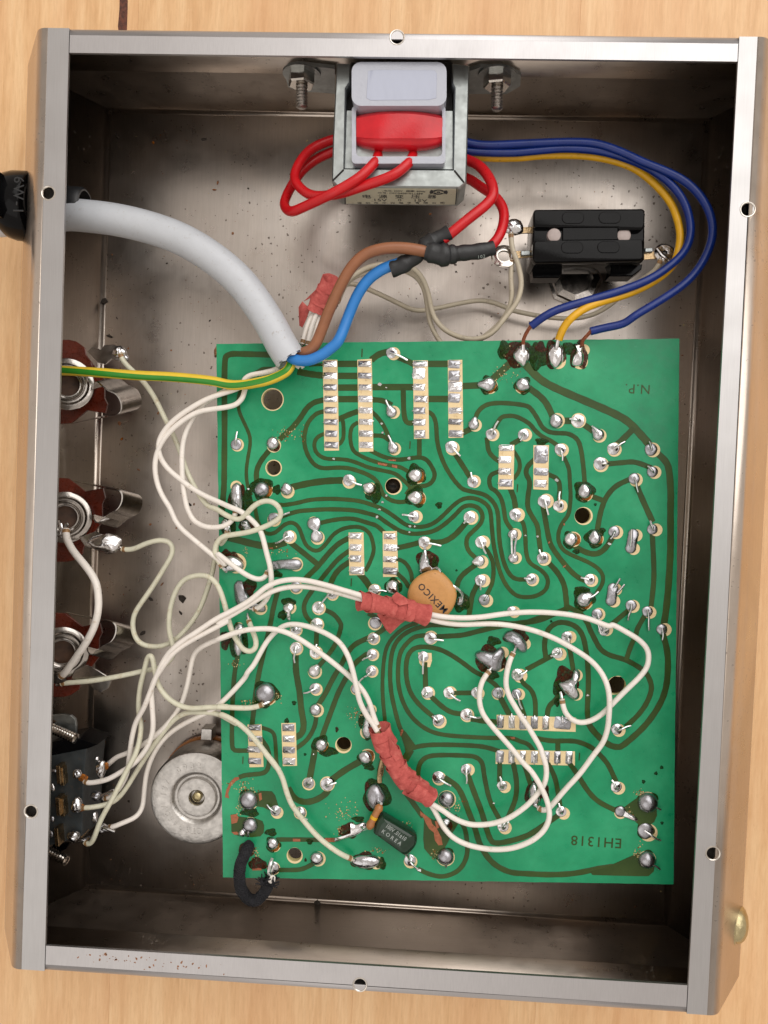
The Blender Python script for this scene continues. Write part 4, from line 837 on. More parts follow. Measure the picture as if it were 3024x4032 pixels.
# ================================================================== THINGS IN THE BOX
def cen(*p): return sum(p, Vector()) / len(p)
def prism_px(name, tile, pts, zb, ztop, mat, parent, bev=.15, sm=False):
    P = [T(tile, x, y, ztop) for x, y in pts]; v, f = poly_prism([(p.x, p.y) for p in P], zb, ztop, bev); return mk(name, v, f, mat, parent, sm)
def one(name, label, cat, vf, mats, group=None, sm=True, mi=None):
    return setp(mk(name, vf[0], vf[1], mats, None, sm, mi), label, cat, group)
def threaded(L, r, pitch=.75):
    pr = []; h = 0
    while h < L - .4: pr += [(r * .78, h), (r * .78, h + pitch * .1), (r, h + pitch * .5), (r, h + pitch * .6)]; h += pitch
    return pr + [(r * .8, L - .2), (r * .55, L), (0.001, L)]
# ---- transformer
ZT = 31.0
tr = thing('transformer', 'small mains transformer with glossy red tape and white bobbin bolted to the back wall', 'transformer', T('L10', 950, 800, 17))
fy = T('L10', 950, 1222, ZT).y; zb_ = WY(*px('L10', 950, 1338), fy).z
U_ = [(540, 408), (632, 412), (628, 540), (602, 580), (590, 1100), (1300, 1108), (1308, 575), (1293, 545), (1296, 412), (1408, 425), (1388, 1190), (1345, 1228), (545, 1218), (508, 1180), (515, 900)]
P = [T('L10', x, y, ZT) for x, y in U_]; v, f = poly_prism([(p.x, p.y) for p in P], zb_, ZT, .35); mk('bracket', v, f, 'bracket', tr, False)
prism_px('core', 'L10', [(604, 720), (1300, 722), (1300, 1108), (592, 1102)], zb_, ZT - 1.2, 'bracket', tr)
prism_px('recess_shade', 'L10', [(634, 405), (1294, 405), (1300, 720), (604, 718)], zb_, ZT - 4, 'dark', tr)  # near-black block paints in the shade of the recess behind the core
for q in ((515, 1180, 585, 1110), (1310, 1115, 1370, 1190)):
    v, f = tube_geo([T('L10', q[0], q[1], ZT + .02), T('L10', q[2], q[3], ZT + .02)], .22, 6, round_=True); mk('bracket_seam', v, f, 'dark', tr)
for nm, pts, hole, zz, zl in (('bobbin', rrect(948, 548, 310, 143, 60), [], 35.0, 22), ('bobbin', rrect(945, 880, 306, 188, 25), [rrect(948, 862, 282, 160, 30)], 32.6, 22)):
    o_ = [T('L10', x, y, zz) for x, y in pts]; h_ = [[(lambda q: (q.x, q.y))(T('L10', x, y, zz)) for x, y in hh] for hh in hole]
    v, f = filled([(p.x, p.y) for p in o_], h_, zl, zz); o = mk(nm, v, f, 'nylon', tr, True)
    bv = o.modifiers.new('bevel', 'BEVEL'); bv.width = .8 * S; bv.segments = 3; bv.limit_method = 'ANGLE'
prism_px('potting_film', 'L10', [(745, 462), (800, 455), (1180, 458), (1195, 480), (1190, 640), (1140, 652), (760, 655), (735, 640)], 34.8, 35.06, 'potting', tr, .05)
v = []; f = []; nx, ny = 26, 22
for j in range(ny + 1):
    t = j / ny; 
    for i in range(nx + 1):
        q = i / nx; e = (2 * q - 1); yy_ = 698 + 44 * e * e + (1020 - 698 - 44 * e * e - 40 * abs(e) ** 3) * t
        x_ = 668 + (1232 - 668) * q; zz = (27 + 7.0 * min(1, t / .12) ** .5 if t < .12 else 34.0 - .9 * (t - .12)) if t < .66 else 33.5 - .55 * min(1, (t - .66) / .03) - 6.5 * max(0, (t - .69) / .31) ** 2.2; zz += -1.1 * e ** 4 + .10 * math.sin(q * 9 + t * 6) + .45 * math.sin(abs(e) * 34 + t * 6) * max(0, t - .70) * abs(e) * 2.2
        v.append(T('L10', x_, yy_, max(25, zz)))
for j in range(ny):
    for i in range(nx): a = j * (nx + 1) + i; f.append((a, a + 1, a + nx + 2, a + nx + 1))
mk('winding_tape', v, f, 'shiny_red', tr)
# printed label on the front face
fA = T('L10', 545, 1218, ZT); fB = T('L10', 1345, 1228, ZT)
def face_pt(x, y, off=0.0): return WY(*px('L10', x, y), fA.y + (fB.y - fA.y) * (x - 545) / 800 - off)
l0, l1, l2, l3 = face_pt(592, 1229, .06), face_pt(1332, 1235, .06), face_pt(1312, 1337, .06), face_pt(602, 1331, .06)
v, f = [l0, l1, l2, l3] + [q + Vector((0, .05, 0)) for q in (l0, l1, l2, l3)], [(0, 1, 2, 3), (4, 5, 6, 7), (0, 1, 5, 4), (1, 2, 6, 5), (2, 3, 7, 6), (3, 0, 4, 7)]
lab = mk('printed_label', v, f, 'paper', tr, False)
kz = abs(l0.z - l3.z) / 102; kx = abs(l1.x - l0.x) / 740
def label_text(s, x, y, hpx, wpx):
    v, f = text_geo(s, 1, 0.01, 1.0, .006); w_ = max(p.x for p in v) - min(p.x for p in v); h_ = max(p.y for p in v) - min(p.y for p in v)
    c = face_pt(x, y, .09); sx = wpx * kx / w_; sy = hpx * kz / h_
    mk('label_lettering', [c + Vector((p.x * sx, -p.z, p.y * sy)) for p in v], f, 'ink', lab, False)
label_text('输入电压: 220V   频率: 50Hz', 955, 1249, 11, 330); label_text('证书编号: C0C04001011449', 925, 1263, 11, 360)
for i, ch in enumerate('电源变压器'): label_text(ch, 735 + i * 107, 1286, 24, 58)
label_text('15V', 822, 1308, 16, 85); label_text('0', 952, 1308, 16, 22); label_text('15V', 1085, 1311, 16, 85)
for i, ch in enumerate('深圳市才兴电子有限公司'): label_text(ch, 690 + i * 54, 1327, 11, 30)
g = G3()
for a0, a1, r0, r1 in ((.3, 2.9, 14, 24), (3.3, 5.9, 12, 22), (0, 6.28, 2, 8), (2.5, 3.6, 20, 34), (-.5, .5, 20, 36)):
    for k in range(10):
        q0 = a0 + (a1 - a0) * k / 10; q1 = a0 + (a1 - a0) * (k + 1) / 10
        g.add([face_pt(1205 + 1.7 * r * math.cos(q), 1256 - r * .75 * math.sin(q), .1) for q, r in ((q0, r0), (q0, r1), (q1, r1), (q1, r0))], [(0, 1, 2, 3)])
g.build('label_emblem', ['ink'], lab, False)
for k, (ya, yb) in enumerate(((592, 600), (1322, 1329))):
    v = [face_pt(ya, 1231, .1), face_pt(yb, 1231, .1), face_pt(yb - (8 if k else 0), 1335, .1), face_pt(ya - (8 if k else 0), 1335, .1)]; mk('label_border', v, [(0, 1, 2, 3)], 'ink', lab, False)
# ears
YW = cen(FQ[0], FQ[1]).y - 1.3
for ear in ([(198, 452), (225, 410), (290, 398), (530, 425), (532, 590), (420, 580), (300, 575), (225, 545)], [(1405, 440), (1480, 415), (1600, 420), (1665, 425), (1745, 470), (1740, 540), (1650, 590), (1405, 590)]):
    P = [WY(*px('L10', x, y), YW) for x, y in ear]; n = len(P); v = P + [p + Vector((0, -.9, 0)) for p in P]
    f = [tuple(range(n)), tuple(range(n, 2 * n))[::-1]] + [(i, (i + 1) % n, n + (i + 1) % n, n + i) for i in range(n)]; mk('mounting_ear', v, f, 'zinc', tr, False)
for i, (x, y, sd) in enumerate(((312, 505, 'left'), (1590, 515, 'right'))):
    c = WY(*px('L10', x, y - 30), YW - .9)
    bt = thing('bolt_and_nut', 'bolt with hex nut holding the transformer ear on the %s side' % sd, 'bolt', c, 'bolts holding the transformer')
    v, f = lathe([(0.01, 0), (4.6, 0), (4.6, .5), (2, .6)], c, (0, -1, 0), 26); mk('washer', v, f, 'zinc', bt)
    hx = [(3.3 * math.cos(a_), 3.3 * math.sin(a_)) for a_ in [math.pi / 3 * k + .2 for k in range(6)]]; v, f = poly_prism(hx, 0, 2.6, .35); v, f = orient((v, f), c + Vector((0, -.5, 0)), (1, 0, 0), (0, 0, 1), (0, -1, 0)); mk('nut', v, f, 'bright', bt, False)
    v, f = lathe([(0.01, 0)] + threaded(8.4, 1.45), c, (.03, -1, -.05), 16); mk('threaded_shank', v, f, 'thread', bt)
# ---- leads of the transformer
def wire(spec, r, mat, parent=None, name='lead_wire', seg=12, **k):
    P = parse(spec)
    if r > .8: P = relax(smooth(clean(P, 1.2), 7), 4)
    else: P = smooth(P, 6)
    v, f = tube_geo(P, r, seg, **k); return mk(name, v, f, mat, parent)
wire('L10 815,1000,28.5 790,1060,32 700,1150,33.5 600,1215,33.5 500,1270,33 330,1350,29 240,1383,26 198,1340,22 222,1260,19 300,1130,17 400,1045,16 505,995,16 620,960,16', 1.18, 'red', tr)
wire('L10 1045,1000,28.5 1010,1065,32 900,1150,33 700,1220,32 560,1265,30 400,1282,27 310,1235,25 264,1160,23 300,1060,21 380,970,19 505,915,18 620,890,18', 1.18, 'red', tr)
wire('L10 1250,1000,18 1395,1045,21 1480,1090,24 1540,1170,27 1565,1255,29 1525,1330,30 1400,1430,31 1280,1530,31 1230,1570,31', 1.22, 'red', tr)
wire('L10 1250,1130,16 1395,1165,18 1480,1220,20 1580,1290,23 1632,1380,25 1625,1480,27 1590,1560,28.5 1545,1610,29', 1.2, 'red', tr)
wire('Q -300,60,20 -150,90,20 0,118,20 200,112,20 400,103,20 600,98,20 750,110,20 900,160,20.5 1050,230,21.5 1200,290,22.5 1330,360,23.5 1430,460,24.5 1490,580,25 1503,700,25.5 1470,820,26 1400,940,26 1300,1040,26 1150,1140,26 1000,1230,26 920,1285,25.5 800,1312,25 705,1335,24.8', .98, 'blue', tr)
wire('Q -300,100,19 -150,150,19 0,165,19 200,168,19 350,155,19 550,140,19 750,155,19 900,192,19.5 1060,255,20.5 1200,345,21.5 1300,460,22.5 1348,580,23 1358,700,23.5 1320,810,24 1220,910,24.5 1080,1000,25 900,1070,25 700,1130,25.5 500,1190,25.8 400,1240,25.8 315,1303,25.3', .98, 'blue', tr)
wire('Q -300,150,17 0,200,17 250,200,17 400,185,17 700,190,17 950,250,17.5 1100,350,18.5 1220,480,19.5 1272,600,20.5 1292,720,21 1268,850,22 1215,935,22.5 1100,1020,23 950,1090,23.5 800,1135,24.5 680,1180,25.5 590,1240,26 530,1310,25.5 497,1390,24.5', .95, 'yellow', tr)
def strands(spec, r, n, mat, parent):
    P = smooth(parse(spec), 6); F_ = frames(P); g = G3()
    for k in range(n):
        pts = [p + (a * math.cos(2 * math.pi * k / n + i * .22) + b * math.sin(2 * math.pi * k / n + i * .22)) * r for i, (p, (t, a, b)) in enumerate(zip(P, F_))]; g.add(*tube_geo(pts, r * .55, 6))
    return g.build('bare_strands', [mat], parent)
strands('Q 320,1295,25.3 290,1340,24.8 268,1390,24.3 265,1440,23.6', .30, 6, 'copper', tr)
strands('Q 712,1330,25 680,1365,24.7 655,1395,24.3 648,1430,23.6', .30, 6, 'copper', tr)
v, f = tube_geo([T('Q', 495, 1385, 24.4), T('Q', 488, 1420, 24.2), T('Q', 480, 1460, 23.3)], .5, 8); mk('bare_strands', v, f, 'solder_bright', tr)
v, f = tube_geo([T('Q', 265, 1420, 24), T('Q', 265, 1490, 23)], .45, 8, rr=[.4, .75]); mk('bare_strands', v, f, 'solder_bright', tr)
# ---- grey mains cable with its three cores
cb = thing('mains_cable', 'thick pale grey mains cable from the left wall with brown, blue and green-yellow cores', 'cable', T('A1', 790, 200, 22))
P = smooth(parse('L00 -160,1440,22 -60,1445,22 60,1440,22 300,1420,22 ; F 145,464,23 190,467,23.5 240,473,24 290,483,24.5 340,497,25 390,516,25.5 435,541,26 480,573,26 520,610,26 555,655,26 585,702,26 610,748,26 627,775,26'), 4)
rr = [3.85] * len(P)
v, f = tube_geo(P, 3.85, 28, cap=False, rr=rr); mk('cable_sheath', v, f, 'grey', cb)
e, t = P[-1], (P[-1] - P[-2]).normalized(); a = Vector((-t.y, t.x, 0)).normalized(); b_ = t.cross(a)
v, f = lathe([(3.86, 0), (3.7, .35), (3.0, .1), (2.7, -.6), (2.6, -2.5), (0.01, -2.6)], e, t, 28); v = [p + t * (.3 * math.sin(i * 1.9)) if i < 56 else p for i, p in enumerate(v)]; mk('cut_end', v, f, 'grey', cb)
wire('A1 720,120,26 780,200,27 860,238,28 980,238,28.5 1100,190,28.5 1200,120,28.5 1300,20,28.5 ; P 400,870,28 450,740,28 510,600,28.5 580,500,29 660,440,29.5 720,412,30 790,390,30', 1.32, 'sky', cb, 'core_wire', 14)
wire('P 130,985,26 190,965,27.5 235,925,28 280,820,28.5 330,690,29.5 400,540,30.5 470,420,31.3 560,335,31.8 680,297,32 800,292,32 900,305,32 985,322,31.5', 1.34, 'brown', cb, 'core_wire', 14)
yg = parse('A1 770,190,25 795,260,26 760,340,27 690,390,27 600,430,27 500,460,27 300,495,26.5 140,496,26 ; L01 1400,832,26 1250,814,25.7 1100,802,25.3 950,796,25 800,787,24.5 600,772,24 415,762,23 250,756,22'); yg = relax(smooth(clean(yg, 1.0), 6), 4)
F_ = frames(yg); v = []; f = []; mi = []; sg = 16
for i, (p, (t_, a, b)) in enumerate(zip(yg, F_)):
    up = Vector((0, 0, 1)); a = (up - t_ * up.dot(t_)).normalized(); b = t_.cross(a); tw = .35 * math.sin(i * .08)
    for k in range(sg): an = 2 * math.pi * k / sg + tw; v.append(p + (a * math.cos(an) + b * math.sin(an)) * 1.2)
for i in range(len(yg) - 1):
    for k in range(sg): f.append((i * sg + k, i * sg + (k + 1) % sg, (i + 1) * sg + (k + 1) % sg, (i + 1) * sg + k)); mi.append(1 if k in (15, 0, 14, 1, 6, 7, 8) and k != 1 else 0)
mk('core_wire', v, f, ['yellow_wire', 'green_wire'], cb, True, mi)
g = G3(); g.add(*tube_geo([T('A1', 850, 300, 23.5), T('A1', 900, 290, 23.2), T('A1', 920, 320, 23)], .5, 6)); g.add(*tube_geo([T('A1', 840, 290, 23.5), T('A1', 880, 315, 23.2)], .5, 6)); g.build('filler_thread', ['white'], cb)
# heat shrink sleeves
def sleeve(spec, r0, label, prof):
    P = smooth(parse(spec), 6); n = len(P); rr = [r0 * prof(i / (n - 1)) * (1 + .04 * math.sin(i * 1.1)) for i in range(n)]
    v, f = tube_geo(P, r0, 18, cap=False, rr=rr, flat=.9); return setp(mk('heat_shrink_sleeve', v, f, 'black'), label, 'heat shrink sleeve', 'heat shrink sleeves on the mains splices')
sl = sleeve('P 958,312,31.5 1050,335,31.5 1120,335,31 1200,325,30.5 1300,315,30 1400,292,29.5', 2.15, 'black heat shrink sleeve joining the brown core to a red lead', lambda t: .95 if t < .06 else (1.12 if t < .22 else (1.25 if t < .36 else (1.0 if t < .5 else (.84 if t < .93 else .76)))))
sleeve('P 728,432,29.7 800,405,30 880,355,30 950,290,30.5 1020,240,31 1110,190,31.3', 2.0, 'black heat shrink sleeve joining the light blue core to a red lead', lambda t: 1.0 if t < .3 else (.92 if t < .6 else (1.1 if t < .8 else .85)))
for s_, x, y, rot_, h_ in (('E3218', 1040, 372, .06, 26), ('E3', 1130, 370, .03, 26), ('102', 1320, 348, .18, 24)):
    v, f = text_geo(s_, h_ / K2 * .06 * 1.3, .01, 1.15); c = T('P', x, y, 31.6); R_ = Matrix.Rotation(rot_, 3, 'Z') @ Matrix.Rotation(.75, 3, 'X')
    mk('sleeve_lettering', [c + Vector((0, 0, -.2)) + R_ @ Vector(p) for p in v], f, 'silverink', sl, False)
# ---- strain relief bushing on the left wall
sr = thing('strain_relief', 'black plastic strain relief bushing gripping the grey cable at the left wall', 'strain relief', T('L00', 110, 1400, 21))
def bushing(name, pts, zlo, zhi, mat='gloss', bev=1.2): return prism_px(name, 'L00', pts, zlo, zhi, mat, sr, bev, False)
AX = (1, -.04, 0); c0 = T('L00', 20, 1345, 22)
def ring_x(name, x, y0, y1, w, mat, r_in=4.2, z=22, n=28):
    a = T('L00', x, y0, z); b = T('L00', x, y1, z); r = abs(a.y - b.y) / 2; c = (a + b) / 2
    v, f = lathe(([(r_in, 0), (r * .60, .1), (r * .82, .9), (r * .94, 2.2), (r, 4.2), (r, w - .7), (r * .96, w), (r_in, w)] if w > 6 else [(r_in, 0), (r * .93, 0), (r, .5), (r, w - .6), (r * .9, w), (r_in, w)]), c, AX, n); return mk(name, v, f, mat, sr)
ring_x('head', 8, 1120, 1560, 8.6, 'gloss', 4.0); ring_x('neck', 148, 1170, 1500, 3.4, 'gloss', 4.0)
ring_x('inner_collar', 440, 1222, 1478, 4.6, 'black', 3.95, 22)
v, f = box_geo(*[q for q in (T('L00', 20, 0, 22).x, T('L00', 150, 0, 22).x)], T('L00', 0, 1430, 28).y, T('L00', 0, 1150, 28).y, 24, 33.2, 1.0); mk('clamp_block', v, f, 'gloss', sr, False)
v, f = text_geo('6W-1', 3.6, .05, 1.15); c = T('L00', 118, 1275, 33.3); R_ = Matrix.Rotation(-math.pi / 2, 3, 'Z')
mk('moulded_lettering', [c + R_ @ Vector((p.x * .95, p.y, p.z)) for p in v], f, 'black', sr, False)
# ---- jack sockets
def jack(tile, cx, cy, fl, label, lug, spring, wafers):
    j = thing('jack_socket', label, 'jack socket', T(tile, cx, cy, 6), 'jack sockets on the left wall')
    Q_ = lambda dx_, dy_, z: T(tile, cx + dx_, cy + dy_, z)
    nrm = Vector((.34, 0, .94)).normalized(); c = Q_(0, 0, 18)
    for k, (pts, zt_) in enumerate(wafers):
        P = [Q_(x, y, zt_ - 1) for x, y in pts]; v, f = poly_prism([(p.x, p.y) for p in P], zt_ - 1.9, zt_ - 1, .1); mk('phenolic_wafer', v, f, 'phenolic', j, False)
    v, f = lathe([(4.6, -1), (10.2, -1), (10.3, -.3), (9.9, 0), (8.3, 0), (8.0, .7), (7.5, 1.15), (6.9, 1.15), (6.5, .7), (6.4, -.2), (6.2, -.3), (6.0, .25), (5.6, .5), (5.2, .25), (5.0, -1.5), (4.9, -5)], c, nrm, 48); v = [c + (p - c) * .64 for p in v]; mk('bushing_ring', v, f, 'nickel', j)
    v, f = lathe([(3.15, -2), (3.1, -3.5), (0.01, -3.5)], c, nrm, 32); mk('bushing_bore', v, f, 'bore', j)
    P = smooth([Q_(x, y, z) for x, y, z in spring], 6); B = smooth([Q_(x + 128, y - 34 * fl, z - 8.5) for x, y, z in spring], 6); n = len(P); v = []; f = []
    for off in (0, .35):
        for p, q in zip(P, B): v += [p + Vector((off, off * .5, 0)), q + Vector((off, off * .5, 0))]
    m_ = 2 * n
    for i in range(n - 1):
        f.append((2 * i, 2 * i + 1, 2 * i + 3, 2 * i + 2)); f.append((m_ + 2 * i, m_ + 2 * i + 2, m_ + 2 * i + 3, m_ + 2 * i + 1)); f.append((2 * i, 2 * i + 2, m_ + 2 * i + 2, m_ + 2 * i))
    mk('contact_spring', v, f, 'nickel', j)
    P = [Q_(x, y, 17.5) for x, y in lug]; v, f = poly_prism([(p.x, p.y) for p in P], 17, 17.5, .1); mk('solder_lug', v, f, 'nickel', j, False)
    return j
def flipy(pts, s): return [(p[0], p[1] * s) + tuple(p[2:]) for p in pts]
waf = [([(-60, -290), (10, -290), (55, -280), (110, -240), (120, -190), (240, -30), (240, 90), (260, 130), (245, 190), (180, 180), (130, 170), (20, 255), (-60, 260)], 12.5), ([(-60, -200), (60, -205), (150, -140), (200, -20), (160, 90), (-60, 100)], 13.4)]
sp = [(160, 35, 20), (165, 5, 20.5), (188, -15, 20.5), (225, 15, 21), (265, 45, 21), (315, 70, 21), (343, 115, 21), (348, 165, 21), (330, 195, 21), (290, 212, 20.5), (150, 235, 20), (20, 262, 19.5)]
lug1 = [(130, -215), (160, -240), (220, -225), (240, -255), (310, -258), (360, -215), (385, -150), (340, -150), (290, -165), (250, -130), (200, -140)]
jack('L01', 440, 850, 1, 'jack socket nearest the cable, green-yellow wire crossing over it', 'jack', lug1 and sp, waf) if False else None
jack('L01', 440, 850, 1, 'jack socket crossed by the green-yellow wire, uppermost of the three', lug1, sp, waf)
lug2 = [(90, 130), (150, 110), (200, 90), (270, 130), (320, 150), (345, 185), (330, 230), (270, 240), (200, 210), (130, 190)]
jack('L02', 425, 62, -1, 'middle jack socket of three, solder-covered lug with a curly white wire', lug2, [(x + 20, -y + (20), z) for x, y, z in sp], [([(x, -y) for x, y in waf[0][0]], 12.5), ([(x, -y * .9) for x, y in waf[1][0]], 13.4)])
lug3 = [(80, 120), (160, 80), (240, 120), (300, 160), (320, 190), (300, 235), (255, 260), (210, 240), (150, 190), (60, 170)]
jack('L02', 405, 945, -1, 'lowest jack socket of three, bare bright lug, two wires on blackened solder', lug3, [(x + 0, -y, z) for x, y, z in sp], [([(x, -y) for x, y in waf[0][0]], 12.5), ([(x, -y * .9) for x, y in waf[1][0]], 13.4)])
# solder blobs belonging to sockets
def blob(name, tile, x, y, z, r, mat, parent, el=(1, 1, .7), seed=0):
    c = T(tile, x, y, z); v = []; f = []; a_, b_ = 14, 8
    for i in range(b_ + 1):
        th = math.pi * i / b_
        for k in range(a_): ph = 2 * math.pi * k / a_; q = r * (1 + .10 * math.sin(3 * ph + seed + th * 2)); v.append(c + Vector((q * el[0] * math.sin(th) * math.cos(ph), q * el[1] * math.sin(th) * math.sin(ph), q * el[2] * math.cos(th))))
    for i in range(b_):
        for k in range(a_): f.append((i * a_ + k, i * a_ + (k + 1) % a_, (i + 1) * a_ + (k + 1) % a_, (i + 1) * a_ + k))
    return mk(name, v, f, mat, parent)
JK = [o for o in bpy.data.objects if o.name.startswith('jack_socket')]; JK.sort(key=lambda o: -o.location.y)
blob('solder_blob', 'L01', 780, 640, 18, 1.5, 'solder_bright', JK[0], (1.3, 1, .7)); blob('solder_blob', 'L01', 815, 680, 17.5, 1.1, 'solder', JK[0])
blob('solder_blob', 'L02', 690, 230, 18.2, 2.6, 'solder_bright', JK[1], (1.7, 1.0, .6), 2); blob('solder_blob', 'L02', 750, 235, 18, 1.2, 'solder_bright', JK[1], (1.5, .8, .6))
blob('solder_blob', 'L02', 400, 150, 18.5, 1.0, 'solder_bright', JK[1], (.8, 2, .6)); blob('solder_blob', 'L02', 390, 1110, 18.5, 1.7, 'soot', JK[2], (1.1, 1.1, .6), 1); blob('solder_blob', 'L02', 410, 1140, 18.6, 1.0, 'fluxb', JK[2], (1.4, 1, .6), 1)
v, f = tube_geo([T('L02', 370, 1085, 19), T('L02', 400, 1075, 19.3), T('L02', 430, 1078, 19)], .45, 8); mk('solder_lug', v, f, 'solder_bright', JK[2])
v, f = tube_geo([T('L02', 385, 85, 18), T('L02', 405, 150, 19), T('L02', 428, 215, 18)], .42, 8); mk('solder_lug', v, f, 'solder_bright', JK[1])
v, f = tube_geo([T('L02', 745, 230, 18.2), T('L02', 775, 250, 18.2), T('L02', 800, 272, 18)], .35, 8); mk('solder_lug', v, f, 'solder_bright', JK[1])
# ---- multi-pole switch at the lower left
ms = thing('slide_switch', 'dull black multi-pole slide switch with bronze terminals at the lower left wall', 'switch', T('R', 250, 1050, 4))
zs = 17.0
P = [(-120, 640), (60, 628), (440, 552), (410, 900), (392, 1500), (200, 1560), (-120, 1640)]
prism_px('switch_body', 'R', P, 5, zs, 'switch', ms, .15)
prism_px('switch_body_step', 'R', [(400, 560), (520, 520), (500, 700), (470, 1100), (440, 1480), (380, 1500)], 4, zs - 5, 'switch', ms, .15)
prism_px('switch_cover', 'R', [(-100, 560), (80, 470), (330, 430), (560, 505), (440, 552), (60, 628), (-120, 640)], 7, zs - .6, 'gloss', ms, .1)
def terminal(x, y, w, h, z):
    v, f = box_geo(-w / 2, w / 2, -h / 2, h / 2, 0, 3.6, .12); c = T('R', x, y, z); v = [c + Matrix.Rotation(.10, 3, 'Z') @ p for p in v]; return mk('terminal_tab', v, f, 'bronze', ms, False)
for x, y, z in ((205, 780, zs), (200, 1120, zs), (185, 1450, zs), (460, 690, zs - 5), (450, 1050, zs - 5), (430, 1360, zs - 5), (240, 800, zs - 1), (245, 1130, zs - 1)):
    terminal(x, y, 1.0, 4.6, z - .3); terminal(x + 22, y + 25, .8, 2.4, z - 1)
for x, y, r, el, m_ in ((345, 820, 1.25, (1, 1, .8), 'solder'), (340, 1165, 1.5, (1, 1.4, .8), 'solder_bright'), (305, 1500, 1.6, (1, 1, .8), 'solder'), (600, 770, 1.4, (1, 1.9, .8), 'solder_bright'), (550, 1060, 1.3, (1.1, 1, .8), 'solder_dull'), (535, 1300, 1.0, (.8, 1.6, .8), 'solder_bright'), (615, 1420, 1.4, (1.4, 1, .7), 'solder'),
                        (90, 790, .8, (1.2, .6, .5), 'solder_dull'), (75, 975, .8, (.8, 1.3, .5), 'solder_bright'), (65, 1315, .8, (1, 1, .5), 'solder_dull'), (55, 1480, .8, (1, 1.2, .5), 'solder_dull'), (555, 655, .6, (1, 1, .8), 'solder_bright'), (395, 1190, .9, (1, 1.1, .5), 'fluxa'), (655, 735, .8, (1, 1.2, .5), 'fluxa'), (665, 1080, .8, (1.2, 1, .5), 'fluxa'), (400, 860, 1.0, (1.4, 1, .4), 'fluxa')):
    blob('solder_blob', 'R', x, y, zs + (2 if x < 420 else -1), r, m_, ms, el, x)
for a_, b2 in (((600, 1060), (740, 1000)), ((360, 1560), (480, 1510)), ((620, 1400), (755, 1450))):
    v, f = tube_geo([T('R', *a_, zs + 1), T('R', *b2, zs + 1.2)], .4, 8); mk('solder_lug', v, f, 'solder_bright', ms)
for (x, y, lb) in ((95, 330, 'upper'), (20, 1650, 'lower')):
    br = thing('mounting_screw', 'threaded screw at the %s end of the multi-pole slide switch' % lb, 'screw', T('R', x, y, 15), 'screws of the multi-pole slide switch')
    c = T('R', x - 60, y - 20, 14); v, f = lathe([(.01, 0)] + threaded(9.3 if lb == 'upper' else 8.3, 1.35, .85), c, (.86, -.20, .25), 16); mk('threaded_shank', v, f, 'bright', br)
    v, f = lathe([(.01, 0), (2.1, 0), (2.1, 1.6), (.01, 1.7)], c, (.86, -.2, .25), 6); mk('nut', v, f, 'bright', br, False)
prism_px('mounting_flange', 'R', [(-60, 190), (190, 172), (270, 185), (320, 230), (330, 300), (325, 440), (80, 470), (-60, 480)], 10.5, 11.5, 'zinc', ms, .1)
prism_px('mounting_flange', 'R', [(-60, 1600), (265, 1575), (220, 1640), (30, 1720), (-60, 1740)], 9.5, 10.5, 'gloss', ms, .1)
# ---- potentiometer
pc = T('L03', 1280, 240, 15)
pot = thing('potentiometer', 'round metal potentiometer can with stamped numbers, half under the board edge', 'potentiometer', (pc.x, pc.y, 2))
v, f = lathe([(11.3, -10.5), (11.45, -10), (11.45, -.8), (11.1, -.15), (10.5, .05), (6.6, -.05), (6.0, -.3), (5.5, -1.2), (5.0, -1.3), (4.6, -.6), (4.0, -.45), (2.0, -.5), (1.75, -.8), (1.7, -2.5), (.01, -2.5)], pc, (0, 0, 1), 64); v = [Vector((pc.x + (p.x - pc.x) * 1.075, pc.y + (p.y - pc.y) * 1.075, p.z)) for p in v]; mk('can', v, f, 'can', pot)
v, f = lathe([(.01, -2.4), (1.25, -2.3), (1.25, -.9), (.9, -.6), (.01, -.5)], pc, (0, 0, 1), 24); mk('shaft', v, f, 'brass', pot)
v, f = lathe([(11.2, -13), (12.0, -13), (12.0, -11.6), (11.2, -11.6)], pc, (0, 0, 1), 48); v = [Vector((pc.x + (p.x - pc.x) * 1.06, pc.y + (p.y - pc.y) * 1.06, p.z)) for p in v]; mk('phenolic_base', v, f, 'resistor', pot)
prism_px('fixing_tab', 'L02', [(1315, 1442), (1385, 1445), (1382, 1520), (1310, 1515)], 4, 8.5, 'can', pot, .2)
def arc_text(s, r, a0, da, size):
    for k, ch in enumerate(s):
        a_ = math.radians(a0 - da * k); v, f = text_geo(ch, size, .12, 1, .03); 
        if not v: continue
        c = pc + Vector((r * math.cos(a_), r * math.sin(a_), .02)); R_ = Matrix.Rotation(a_ - math.pi / 2, 3, 'Z'); mk('stamped_character', [c + R_ @ p for p in v], f, 'can', pot, False)
arc_text('0932', 8.6, 124, 12.5, 2.3); arc_text('137', 8.6, 176, 11, 2.1)
def arc_text2(s, r, a0, da, size):
    for k, ch in enumerate(s):
        a_ = math.radians(a0 - da * k); v, f = text_geo(ch, size, .12, 1, .03); c = pc + Vector((r * math.cos(a_), r * math.sin(a_), .02)); R_ = Matrix.Rotation(a_ - math.pi / 2, 3, 'Z'); mk('stamped_character', [c + R_ @ p for p in v], f, 'can', pot, False)
arc_text2('CTS', 8.6, 279, 11, 2.3); arc_text2('245OV', 8.6, 244, 11, 2.1)
def roundy(o, w_):
    b = o.modifiers.new('round', 'BEVEL'); b.width = w_ * S; b.segments = 4; b.limit_method = 'ANGLE'; b.angle_limit = math.radians(35); o.data.polygons.foreach_set('use_smooth', [True] * len(o.data.polygons))
